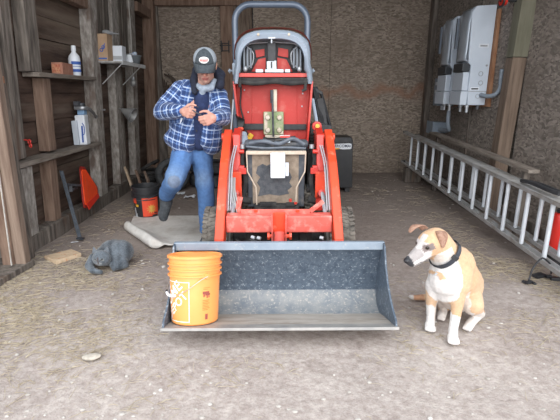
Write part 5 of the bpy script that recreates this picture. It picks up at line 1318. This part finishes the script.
# ================================================================ grey mat with one edge rolled up
def mat_pt(u, v):
    BL, BR, FR, FM, FL = V((-1.59, 4.38, 0)), V((-.62, 4.42, 0)), V((-.66, 3.52, 0)), V((-1.085, 3.43, 0)), V((-1.49, 3.94, 0))
    back_ = BL.lerp(BR, u)
    fr_ = FL.lerp(FM, u / .55) if u < .55 else FM.lerp(FR, (u - .55) / .45)
    d = (V((-.78, -.62, 0)) if u < .6 else V((-.2, -.98, 0))); d.normalize()
    k = 1. if u < .52 else max(0., 1 - (u - .52) / .16); k = k * k * (3 - 2 * k); r_ = .038 * k + .002
    z0 = .010 + .006 * noise.noise(V((u * 4, v * 4, 3))) + (.030 * math.sin(PI * max(0, (u - .6) / .4)) * v ** 4 if u > .6 else 0)
    vb = .80
    t = min(1, v / vb); h = 2 * r_ * max(0, (t - .72) / .28) ** 1.5
    p = back_.lerp(fr_, t)
    if v <= vb: return V((p.x, p.y, z0 + h))
    a = (v - vb) / (1 - vb) * (4.4 * k + .001)
    q = fr_ + d * (r_ * math.sin(a)) + (0 if k > .3 else 1) * d * .0
    return V((q.x, q.y, z0 + r_ + r_ * math.cos(a) if k > .001 else z0))
g = G(); NU, NV = 46, 60
vs = [mat_pt(i / NU, j / NV) for j in range(NV + 1) for i in range(NU + 1)]
g.add(vs, [(j * (NU + 1) + i, j * (NU + 1) + i + 1, (j + 1) * (NU + 1) + i + 1, (j + 1) * (NU + 1) + i) for j in range(NV) for i in range(NU)])
c = build(g, 'floor_mat', mat('dusty_grey_carpet', (.58, .56, .53), .95, 0, (.70, .68, .65), 9, col3=(.50, .46, .42), s3=5, lo3=.5, hi3=.68, bump=.4, bscale=90), at=(-1.1, 4.0, 0), smooth=True, angle=None)
s_ = c.modifiers.new('t', 'SOLIDIFY'); s_.thickness = .009; s_.offset = 1
tag(c, 'grey carpet mat with rolled front edge on the floor left of the tractor', 'mat')

# wooden block by the cat
g = G(); g.add([(-1.925, 3.20, .0), (-1.765, 3.335, .0), (-1.64, 3.245, .0), (-1.76, 3.07, .0), (-1.925, 3.20, .024), (-1.765, 3.335, .034), (-1.64, 3.245, .034), (-1.76, 3.07, .034)], [(0, 1, 2, 3), (4, 5, 6, 7), (0, 1, 5, 4), (1, 2, 6, 5), (2, 3, 7, 6), (3, 0, 4, 7)])
c = build(g, 'wood_block', mat('raw_wood_offcut', (.44, .32, .21), .85, 0, (.56, .43, .30), 7, stretch=(2, 5, 2), col3=(.45, .20, .10), s3=9, lo3=.6, hi3=.66), at=(-1.78, 3.2, 0), bevel=.004)
tag(c, 'short pale wood offcut lying on the dirt left of the cat', 'wood')

# boards leaning beside the black pail
for k, (x0, y0, x1, y1, z1, m_, lb) in enumerate([(-1.77, 5.02, -2.03, 5.47, .345, M_tan_wood, 'palest leaning board, leftmost of the three behind the black pail'), (-1.66, 5.05, -1.90, 5.50, .30, M_studb, 'reddish brown leaning board, middle of the three behind the black pail'), (-1.57, 5.08, -1.80, 5.55, .27, M_post, 'dusty brown leaning board, rightmost of the three behind the black pail')]):
    g = G(); g.beam((x0, y0, .045), (x1, y1, z1), .028, .085, -24); c = build(g, 'leaning_board', m_, at=(x0, y0, .02), bevel=.003); tag(c, lb, 'board', 'boards leaning behind the black pail')
# tires and hose heap in the back
def tire_thing(c, axis, r, w, label, seg_=40):
    t = thing('tire', label, 'tire', tuple(V(c) - V((0, 0, c[2]))), None)
    g = G(); h = w / 2
    g.lathe([(r * .62, -h * .8), (r * .70, -h), (r * .9, -h), (r * .98, -h * .75), (r, -h * .4), (r, h * .4), (r * .98, h * .75), (r * .9, h), (r * .70, h), (r * .62, h * .8), (r * .66, h * .5), (r * .80, 0), (r * .66, -h * .5)], c, axis, seg_, closed=True)
    build(g, 'tire_body', mat('old_tire_rubber', (.025, .026, .03), .8, 0, (.075, .08, .085), 9, bump=.2) if 'old_tire_rubber' not in bpy.data.materials else bpy.data.materials['old_tire_rubber'], t, smooth=True)
    g = G(); F_ = frame_from(axis)
    g.torus(V(c) + F_ @ V((0, 0, -h * .82)), axis, r * .655, .009, 36, 6); build(g, 'bead', M_darksteel, t, smooth=True)
    return t
tire_thing((-1.50, 5.78, .205), (.42, -.80, .42), .235, .15, 'black tire leaning upright behind the black pail, its hollow side facing the door')
tire_thing((-1.02, 6.15, .085), (0, 0, 1), .33, .165, 'black tire lying flat on the floor behind the man, lowest of the pile')
tire_thing((-1.06, 6.17, .268), (.06, .02, 1), .31, .145, 'black tire lying flat on top of another tire behind the man')
g = G()
for k in range(5):
    a0 = k * 1.1; g.tube(bez([(-1.93 + .13 * math.cos(a0 + t) + .02 * k, 6.05 + .2 * math.sin(a0 + t), .03 + .045 * k + .01 * math.sin(3 * t)) for t in (0, 1, 2, 3, 4, 5)], 6), .022, 8)
g.tube(bez([(-1.98, 5.95, .25), (-1.85, 5.92, .33), (-1.78, 6.1, .36), (-1.9, 6.3, .28)], 6), .022, 8)
c = build(g, 'hose_coil', M_black2, at=(-1.8, 5.9, 0), smooth=True); tag(c, 'heap of coiled black hose on the floor behind the leaning boards', 'hose')
for k, (x, y, s_, lb) in enumerate([(-1.34, 5.45, .075, 'crumpled white paper scrap, farther one on the floor behind the man'), (-1.165, 5.25, .10, 'crumpled white paper scrap, nearer one on the floor behind the man'), (-1.86, 3.58, .035, 'tiny white paper strip on the dirt at the foot of the steel bar')]):
    g = G(); n_ = 6; random.seed(20 + k)
    hh = [[random.uniform(0, s_ * .35) if k < 2 else random.uniform(0, .004) for i in range(n_)] for j in range(n_)]
    vs = [(x + (i / (n_ - 1) - .5) * s_ * (1.3 if k == 1 else 1.6), y + (j / (n_ - 1) - .5) * s_ * (1 if k < 2 else .5) + .1 * s_ * i, .003 + hh[i][j]) for j in range(n_) for i in range(n_)]
    g.add(vs, [(j * n_ + i, j * n_ + i + 1, (j + 1) * n_ + i + 1, (j + 1) * n_ + i) for j in range(n_ - 1) for i in range(n_ - 1)])
    c = build(g, 'paper_scrap', bpy.data.materials.get('scrap_paper') or mat('scrap_paper', (.6, .62, .66), .8), at=(x, y, 0)); m_ = c.modifiers.new('t', 'SOLIDIFY'); m_.thickness = .002
    tag(c, lb, 'paper')

# ================================================================ right wall: inverters
M_inv = mat('light_grey_enclosure', (.50, .56, .64), .45, 0, (.56, .62, .70), 3)
M_invs = mat('satin_silver_cover', (.36, .41, .47), .35, .35, (.42, .47, .53), 3)
M_invd = mat('dark_slot', (.03, .035, .04), .5)
g = G(); g.box((2.40, 5.47, 1.66), (.035, .98, 1.04), (-1.5, 0, 0)); c = build(g, 'backing_board', mat('orange_brown_plywood', (.26, .12, .06), .8, 0, (.34, .18, .10), 6), at=(2.4, 5.3, 1.1)); c['label'] = ''; del c['label']
tag(c, 'orange-brown plywood board fixed to the right wall behind the inverters', 'board')
def inverter(y, zt, zb, label):
    t = thing('inverter', label, 'inverter', (2.25, y + .165, zb), 'grey inverters on the right wall')
    y0, y1 = y, y + .33; zm = zb + (zt - zb) * .455       # zm: where the upper cover ends
    g = G(); pf = [(2.38, zt), (2.16, zt - .012), (2.115, zt - .08), (2.135, zm - .02), (2.17, zm - .05), (2.165, zb + .16), (2.18, zb), (2.38, zb)]
    vs = [(x, y0, z) for x, z in pf] + [(x, y1, z) for x, z in pf]; n_ = len(pf)
    g.add(vs, [tuple(range(n_)), tuple(range(n_, 2 * n_))] + [(i, (i + 1) % n_, n_ + (i + 1) % n_, n_ + i) for i in range(n_)])
    e = build(g, 'enclosure', M_inv, t, bevel=.006)
    # bulging satin cover on the room side
    g = G(); rows = []
    for z, o in ((zt - .02, .0), (zt - .06, .045), (zt - .20, .062), (zm + .10, .062), (zm + .02, .07), (zm - .005, .05), (zm - .01, .0)):
        rows.append([(2.145 - o * (.35 + .65 * math.sin(PI * min(1, (k + .7) / 7.4)) ** .6), y0 + .008 + (y1 - y0 - .016) * k / 8, z) for k in range(9)])
    vs = [p for r_ in rows for p in r_]
    g.add(vs, [(j * 9 + i, j * 9 + i + 1, (j + 1) * 9 + i + 1, (j + 1) * 9 + i) for j in range(len(rows) - 1) for i in range(8)])
    cv = build(g, 'cover', M_invs, t, smooth=True, angle=60); m_ = cv.modifiers.new('t', 'SOLIDIFY'); m_.thickness = .012; m_.offset = -1
    g = G(); g.bb(2.064, 2.09, y1 - .075, y1 - .045, zm + .15, zt - .10); build(g, 'dark_stripe', mat('slate_stripe', (.10, .12, .15), .5) if 'slate_stripe' not in bpy.data.materials else bpy.data.materials['slate_stripe'], cv)
    g = G(); g.bb(2.085, 2.18, y0 + .03, y1 - .03, zm - .115, zm - .02); build(g, 'display_recess', M_invd, e, bevel=.01)
    g = G(); g.bb(2.10, 2.168, y0 + .02, y1 - .02, zb + .16, zm - .12); build(g, 'lower_door', M_inv, t, bevel=.008)
    g = G(); g.bb(2.09, 2.17, y0 + .01, y1 - .01, zb, zb + .155); build(g, 'terminal_box', M_inv, t, bevel=.006)
    for (x, z) in ((2.29, zm - .14), (2.30, zm - .24), (2.285, zb + .10)):
        g = G(); g.torus((x, y0 - .001, z), (0, 1, 0), .024, .003, 18, 6); build(g, 'knockout', M_steel, e, smooth=True)
    g = G(); g.cyl((2.345, y0 - .004, zm - .05), (2.345, y0 + .003, zm - .05), .012, 12); build(g, 'screw_cap', M_steel, e)
    g = G(); g.bb(2.23, 2.34, y0 - .003, y0, zm + .14, zm + .18); pl_ = build(g, 'rating_label', M_whitebox, e)
    g = G(); g.bb(2.245, 2.325, y0 - .004, y0 - .003, zm + .150, zm + .168); build(g, 'label_text', M_steel, pl_)
    g = G(); g.bb(2.19, 2.29, y0 - .003, y0, zb + .165, zb + .20); pl_ = build(g, 'number_label', M_white, e)
    g = G(); g.bb(2.20, 2.28, y0 - .004, y0 - .003, zb + .174, zb + .190); build(g, 'label_text', M_darksteel, pl_)
    g = G(); g.bb(2.165, 2.38, y0 - .002, y0, zb + .150, zb + .156); build(g, 'seam_line', M_steel, e)
    for k, yy in enumerate((y0 + .06, y0 + .24)):
        g = G(); g.cyl((2.20, yy, zb), (2.20, yy, zb - .085), .016, 12); g.cyl((2.20, yy, zb), (2.20, yy, zb - .025), .025, 8); build(g, 'cable_gland', M_silver, t, smooth=True)
    g = G(); g.cyl((2.32, y0 + .05, zb), (2.32, y0 + .05, zb - .05), .02, 12); build(g, 'cable_gland', M_darksteel, t, smooth=True)
    return t
iv1 = inverter(5.03, 2.24, 1.17, 'nearer of the two large light grey inverters on the right wall')
iv2 = inverter(5.55, 2.22, 1.17, 'farther of the two large light grey inverters, beside the small switch box')
t = thing('switch_box', 'small narrow grey switch box at the far side of the inverters', 'box', (2.3, 5.98, 1.14))
g = G(); g.bb(2.15, 2.38, 5.925, 6.10, 1.14, 1.50); e = build(g, 'enclosure', mat('mid_grey_enclosure', (.20, .24, .29), .5), t, bevel=.006)
g = G(); g.bb(2.145, 2.155, 5.95, 6.05, 1.41, 1.45); g2 = build(g, 'upper_window', M_silver, e)
g = G(); g.bb(2.145, 2.155, 5.95, 6.05, 1.31, 1.35); build(g, 'lower_window', M_silver, e)
g = G(); g.cyl((2.24, 5.98, 1.14), (2.24, 5.98, 1.08), .02, 10); build(g, 'cable_gland', M_silver, t, smooth=True)
t = thing('junction_box', 'small square grey junction box low on the right wall at the ladder end', 'box', (2.3, 6.3, .74))
g = G(); g.bb(2.22, 2.415, 6.18, 6.42, .745, .90); build(g, 'box_body', mat('blue_grey_box', (.17, .21, .26), .5, 0, (.22, .26, .31), 8), t, bevel=.008)
g = G(); g.bb(2.205, 2.22, 6.17, 6.43, .735, .91); build(g, 'cover_plate', bpy.data.materials['blue_grey_box'], t, bevel=.003)
M_cond = mat('grey_conduit', (.24, .28, .33), .55)
g = G(); g.tube(bez([(2.24, 5.72, 1.08), (2.24, 5.72, .98), (2.26, 5.74, .88), (2.30, 5.80, .82), (2.31, 6.0, .80), (2.31, 6.17, .80)], 8), .026, 12)
c = build(g, 'conduit', M_cond, at=(2.28, 5.8, .8), smooth=True); tag(c, 'grey conduit elbow running down from the inverters to the junction box', 'conduit')
g = G(); p_ = bez([(2.315, 5.02, 1.285), (2.33, 4.88, 1.27), (2.37, 4.80, 1.29), (2.395, 4.76, 1.35), (2.395, 4.765, 1.45), (2.395, 4.77, 1.55)], 10); g.tube(p_, .021, 12)
for i in range(0, len(p_), 2): g.torus(p_[i], (p_[min(i + 1, len(p_) - 1)] - p_[max(i - 1, 0)]), .021, .0035, 12, 5)
c = build(g, 'flexible_conduit', M_cond, at=(2.36, 4.6, 1.3), smooth=True); tag(c, 'flexible grey conduit curving from the nearer inverter toward the post', 'conduit')
g = G(); g.lathe([(0, 0), (.045, 0), (.045, .05), (0, .05)], (2.235, 4.66, 2.205), (1, 0, 0), 24); c = thing('hose_reel', 'small red and black round reel hanging at the top of the post', 'reel', (2.26, 4.66, 2.15))
build(g, 'red_drum', mat('bright_red_plastic', (.65, .03, .015), .4), c, smooth=True)
g = G(); g.torus((2.245, 4.66, 2.205), (1, 0, 0), .053, .011, 24, 8); g.cyl((2.225, 4.66, 2.205), (2.40, 4.66, 2.205), .013, 12); build(g, 'black_rim', M_black, c, smooth=True)

# ================================================================ ladder lying on edge along the right wall
M_alu = mat('dusty_aluminium', (.42, .42, .42), .5, .45, (.56, .56, .56), 7, col3=(.33, .29, .25), s3=6, lo3=.5, hi3=.7)
M_alur = mat('rung_aluminium', (.60, .64, .69), .42, .2, (.68, .72, .77), 10)
def ladder(x, ya, yb, zt0, zb0, sl, label, y_off, shade):
    t = thing('ladder', label, 'ladder', (x, (ya + yb) / 2, 0), 'extension ladder sections on edge')
    zt = lambda y: zt0 + sl * (y - 2.7); zb = lambda y: zb0 + sl * (y - 2.7)
    for zf, nm in ((zt, 1), (zb, -1)):
        g = G(); a_, b_ = V((x, ya, zf(ya))), V((x, yb, zf(yb)))
        # C-channel: web on the outer side, two flanges
        d = (b_ - a_); L_ = d.length; r_ = frame_from(d)
        g.box((a_ + b_) / 2 + V((0, 0, nm * .010)), (.068, .006, L_), r_)
        for s_ in (-1, 1): g.box((a_ + b_) / 2 + V((s_ * .031, 0, -nm * .004)), (.006, .030, L_), r_)
        build(g, 'side_rail', M_alu, t, bevel=.001)
        g = G(); g.box(b_ + V((0, .01, 0)), (.07, .03, .04)); build(g, 'end_cap', M_black, t, bevel=.003)
    y = ya + y_off
    while y < yb - .08:
        g = G(); g.cyl((x, y, zb(y) + .008), (x, y, zt(y) - .008), .0165, 12); build(g, 'rung', M_alur, t, smooth=True)
        y += .305
    return t
ladder(1.945, 2.18, 6.58, .562, .105, .0415, 'front section of the grey aluminium ladder lying on edge beside the dog', .10, 0)
ladder(2.065, 2.40, 6.40, .540, .125, .0400, 'rear section of the aluminium ladder, lying on edge nearer the right wall', .20, 0)
for (y, h, nm) in ((2.26, .062, 'front'), (6.32, .222, 'rear')):
    g = G(); g.bb(1.89, 2.13, y - .07, y + .07, 0, h - .005); c = build(g, 'support_block', M_stud, at=(2.0, y, 0), bevel=.004); tag(c, 'weathered wood block under the %s end of the ladder' % ('near' if nm == 'front' else 'far'), 'block')
g = G(); g.beam((2.12, 3.46, .672), (2.12, 5.9, .775), .10, .03); c = build(g, 'plank', M_shelfw, at=(2.2, 4.6, .7), bevel=.003); tag(c, 'dusty grey plank lying along the wall on a rail above the ladder', 'plank')
for (y, h) in ((3.6, .660), (5.7, .75)):
    g = G(); g.bb(2.105, 2.16, y - .03, y + .03, 0, h - .004); trim(g, M_stud)
g = G(); g.beam((2.24, 4.4, .045), (2.24, 6.6, .045), .10, .06); c = build(g, 'timber', M_stud, at=(2.27, 4.6, 0.03), bevel=.006); tag(c, 'long weathered timber on the ground between ladder and right wall', 'timber')
# black strap over the top rail, red can, black foot and cable
g = G(); g.tube(bez([(1.955, 3.33, .622), (1.95, 3.22, .632), (1.955, 3.10, .628), (1.95, 2.98, .625), (1.97, 2.88, .618)], 6), .020, 10, flat=.8); g.tube(bez([(1.99, 3.28, .625), (1.98, 3.1, .635), (1.99, 2.9, .625)], 6), .014, 8)
c = build(g, 'black_hose', M_black, at=(1.96, 3.1, .6), smooth=True); tag(c, 'short black hose lying over the near top rail of the ladder', 'hose')
t = thing('fuel_can', 'bright red can with black top standing behind the ladder at the right edge', 'can', (2.175, 3.10, 0))
g = G(); g.lathe([(0, .005), (.062, .005), (.068, .015), (.068, .33), (.060, .35), (.03, .36), (0, .36)], (2.175, 3.10, 0.06), n=32); build(g, 'can_body', mat('bright_red_enamel', (.70, .03, .02), .35, coat=.3), t, smooth=True)
g = G(); g.lathe([(0, .36), (.045, .36), (.045, .385), (.025, .39), (.022, .43), (0, .43)], (2.175, 3.10, .06), n=24); g.bb(2.10, 2.20, 3.09, 3.11, .485, .50); build(g, 'can_top', M_black, t, smooth=True)
g = G(); g.lathe([(0, 0), (.075, 0), (.078, .012), (.074, .08), (0, .08)], (2.175, 3.10, 0), n=28); build(g, 'can_base', M_black, t, smooth=True)
g = G(); g.tube(bez([(1.765, 2.735, .012), (1.775, 2.75, .03), (1.80, 2.77, .10), (1.86, 2.80, .155), (1.91, 2.83, .150), (1.98, 2.85, .09), (2.00, 2.86, .02)], 8), .0065, 8)
c = build(g, 'cable', M_black, at=(1.85, 2.8, 0), smooth=True); tag(c, 'black cable arching over the bottom rail of the ladder', 'cable')
g = G(); g.box((1.765, 2.73, .012), (.055, .022, .02), (0, 0, 25)); g.box((1.745, 2.735, .010), (.02, .05, .014), (0, 0, 40)); g.box((1.792, 2.718, .010), (.02, .035, .014)); c = build(g, 'clip_foot', M_black, at=(1.765, 2.73, 0), bevel=.003); tag(c, 'small black clamp lying on straw at the free cable end', 'clamp')
g = G(); g.box((1.90, 2.84, .014), (.09, .05, .024), (0, 0, 20)); g.box((2.0, 2.78, .014), (.10, .04, .024), (0, 0, -10)); g.box((1.95, 2.81, .02), (.04, .03, .02)); c = build(g, 'clip_foot', M_black, at=(1.95, 2.82, 0), bevel=.004); tag(c, 'flat black plastic piece under the bottom rail of the ladder', 'clamp')

# ================================================================ black implement box behind the tractor
t = thing('equipment_box', 'black metal equipment box with a white and gold decal behind the right loader arm', 'box', (.84, 5.75, 0))
g = G(); pf = [(.60, .06), (.985, .06), (.965, .70), (.945, .745), (.62, .745)]
g.add([(x, 5.60, z) for x, z in pf] + [(x, 5.95, z) for x, z in pf], [tuple(range(5)), tuple(range(5, 10))] + [(i, (i + 1) % 5, 5 + (i + 1) % 5, 5 + i) for i in range(5)]); bx_ = build(g, 'housing', mat('satin_black_steel', (.010, .011, .014), .45, 0, (.022, .023, .027), 6), t, bevel=.008)
g = G(); g.bb(.64, .94, 5.585, 5.60, .68, .74); build(g, 'top_lip', M_black, bx_, bevel=.004)
for x in (.66, .92):
    g = G(); g.bb(x - .03, x + .03, 5.62, 5.93, 0, .061); build(g, 'foot', M_black, t)
g = G(); yq = 5.598
sw = [(.70, .545), (.715, .585), (.76, .60), (.80, .588), (.84, .584), (.93, .588), (.952, .60), (.952, .655), (.92, .664), (.70, .655)]
g.add([(x, yq, z) for x, z in sw] + [(x, yq + .003, z) for x, z in sw], [tuple(range(10))] + [(i, (i + 1) % 10, 10 + (i + 1) % 10, 10 + i) for i in range(10)]); dc = build(g, 'decal', M_white, bx_)
g = G(); sw = [(.70, .555), (.712, .592), (.745, .603), (.80, .602), (.78, .588), (.74, .585), (.722, .572)]
g.add([(x, yq - .002, z) for x, z in sw] + [(x, yq, z) for x, z in sw], [tuple(range(7))] + [(i, (i + 1) % 7, 7 + (i + 1) % 7, 7 + i) for i in range(7)]); build(g, 'gold_swoosh', mat('gold_decal', (.72, .40, .06), .5), dc)
g = G(); text_geo(g, 'BERCOMAC', .050, M.Translation((.832, yq - .003, .628)) @ M.Rotation(R(90), 4, 'X'), .0008, .0012); build(g, 'decal_letters', mat('navy_print', (.02, .03, .07), .5), dc)

# ================================================================ loose matter on the ground
M_straw = mat('dry_straw', (.33, .27, .19), .85, 0, (.50, .43, .32), 30)
random.seed(11); g = G()
def straw_at(x, y, L_, a, r_=.0016):
    z = gz(x, y) + .004; dx, dy = math.cos(a) * L_ / 2, math.sin(a) * L_ / 2; b_ = random.uniform(-.3, .3) * L_ * .3
    p0 = V((x - dx, y - dy, z + random.uniform(0, .004))); p1 = V((x - dy * b_ * 4, y + dx * b_ * 4, z + random.uniform(.002, .010))); p2 = V((x + dx, y + dy, z + random.uniform(0, .006)))
    g.tube([p0, p1, p2], r_, 3, caps=False)
def patch(n_, cx_, cy_, sx_, sy_, Ls=(.02, .10)):
    k = 0
    while k < n_:
        x = random.gauss(cx_, sx_); y = random.gauss(cy_, sy_); k += 1
        if x < -2.06 and y > 2.4 or x > 2.3 or y > 7 or y < .9: continue
        if -.63 < x < .63 and 1.9 < y < 2.6: continue
        if noise.noise(V((x * 2.2, y * 2.2, 1))) < random.uniform(-.5, .25): continue
        straw_at(x, y, random.uniform(*Ls), random.gauss(.2, 1.0), random.uniform(.0008, .0019))
patch(4200, -1.6, 2.45, .40, .36); patch(1200, -1.7, 2.95, .25, .25); patch(2600, 1.85, 2.75, .30, .50); patch(350, 1.2, 2.4, .5, .35); patch(700, -.1, 2.0, .8, .14, (.02, .07)); patch(700, -.9, 2.0, .35, .3); patch(600, -1.75, 4.5, .25, .4); patch(200, 0, 1.9, 1.2, .6, (.01, .05))
patch(500, 1.5, 5.8, .7, .6); patch(500, -1.35, 1.35, .3, .25, (.01, .05)); patch(500, 1.7, 4.3, .2, .8)
c = build(g, 'straw', M_straw, at=(0, 2.5, 0)); tag(c, 'scattered dry straw and chaff on the dirt floor', 'straw', kind='stuff')
M_pebble = mat('pale_pebbles', (.34, .31, .28), .9, 0, (.56, .53, .50), 9)
g = G(); random.seed(5)
for k in range(800):
    x = random.uniform(-2.6, 2.6); y = random.uniform(1.1, 3.2) if k < 620 else random.uniform(3.2, 6.9)
    if k % 4 == 0: x = random.gauss(-.9, .35); y = random.gauss(1.3, .15)
    if (-.68 < x < .68 and 1.85 < y < 5.2) or (x < -2.0 and y > 2.6) or x > 2.3 or y < 1.05: continue
    s_ = random.choice((.003, .004, .005, .006, .009)) * (1 if k % 17 else 1.7)
    g.ell((x, y, gz(x, y) + s_ * .4), (s_ * random.uniform(1, 1.7), s_ * random.uniform(.8, 1.3), s_ * .7), 6, 4)
c = build(g, 'gravel', M_pebble, at=(0, 2, 0)); tag(c, 'small pale pebbles strewn over the dirt floor', 'gravel', kind='stuff')
c = organic('stone', [((-.965, 1.86, .008), (.045, .026, .014)), ((-.94, 1.868, .010), (.028, .022, .012))], .004, attr_mat('pale_stone', bump=.5), at=(-.96, 1.86, 0), colf=lambda p, n: (.40, .36, .31))
tag(c, 'pale flat stone in the bare dirt left of the orange pail, nearest the viewer', 'stone')
# ================================================================ the old shed's left wall leans in a little towards its top
for ob in list(sc.objects):
    if ob.type != 'MESH' or '_o' not in ob or ob.name in ('floor', 'ceiling'): continue
    r_ = ob
    while r_.parent is not None: r_ = r_.parent
    if r_.name.split('.')[0] in ('person', 'dog', 'cat', 'tractor', 'wall_back', 'rope_coil', 'straw', 'gravel', 'hose_coil', 'leaning_board', 'wood_block', 'paper_scrap'): continue
    o = V(ob['_o']); cs = [v.co + o for v in ob.data.vertices]
    if not cs: continue
    mx = sum(p.x for p in cs) / len(cs); my = sum(p.y for p in cs) / len(cs)
    if mx > -1.78 or my > 7.02 or my < 3.22: continue
    for v in ob.data.vertices: v.co.x += .050 * (v.co.z + o.z)
# ================================================================ pieces that do not touch become parts of their own
def split_pieces(ob, gap=.0015):
    me = ob.data; n = len(me.vertices); par = list(range(n))
    def find(i):
        while par[i] != i: par[i] = par[par[i]]; i = par[i]
        return i
    for e in me.edges:
        a, b_ = find(e.vertices[0]), find(e.vertices[1])
        if a != b_: par[a] = b_
    comp = {}
    for i in range(n): comp.setdefault(find(i), []).append(i)
    cs = []
    for idx in comp.values():
        co_ = [me.vertices[i].co for i in idx]
        cs.append([idx, [min(c[k] for c in co_) - gap for k in range(3)], [max(c[k] for c in co_) + gap for k in range(3)]])
    ch_ = True
    while ch_:
        ch_ = False
        for i in range(len(cs)):
            for j in range(i + 1, len(cs)):
                A_, B_ = cs[i], cs[j]
                if all(A_[1][k] <= B_[2][k] and B_[1][k] <= A_[2][k] for k in range(3)):
                    cs[i] = [A_[0] + B_[0], [min(A_[1][k], B_[1][k]) for k in range(3)], [max(A_[2][k], B_[2][k]) for k in range(3)]]
                    del cs[j]; ch_ = True; break
            if ch_: break
    if len(cs) < 2: return
    sets = [set(c[0]) for c in cs]; base = me
    for q, st in enumerate(sets):
        bm = bmesh.new(); bm.from_mesh(base); bm.verts.ensure_lookup_table()
        bmesh.ops.delete(bm, geom=[v for v in bm.verts if v.index not in st], context='VERTS')
        m2 = base.copy(); bm.to_mesh(m2); bm.free(); m2.name = base.name
        if q == 0: keep = m2
        else:
            o2 = ob.copy(); o2.data = m2; COL.objects.link(o2); o2.parent = ob.parent
    ob.data = keep
SPLIT = set('''black_strap red_lug side_fitting red_panel hose_fitting silver_crosspiece side_label label_print frame_bolt guard_bolt red_terminal rivet pressed_rib rust_patch printed_mark small_print frame_rail center_lug grip module_seam wheel_nut brass_fitting pivot_pin rubber_latch white_paint_drip logo_frame hitch_bracket'''.split())
for ob in list(sc.objects):
    if ob.type == 'MESH' and ob.parent is not None and not ob.children and ob.name.split('.')[0] in SPLIT: split_pieces(ob)
bpy.context.view_layer.update()
for ob in list(sc.objects):
    if '_o' in ob: del ob['_o']
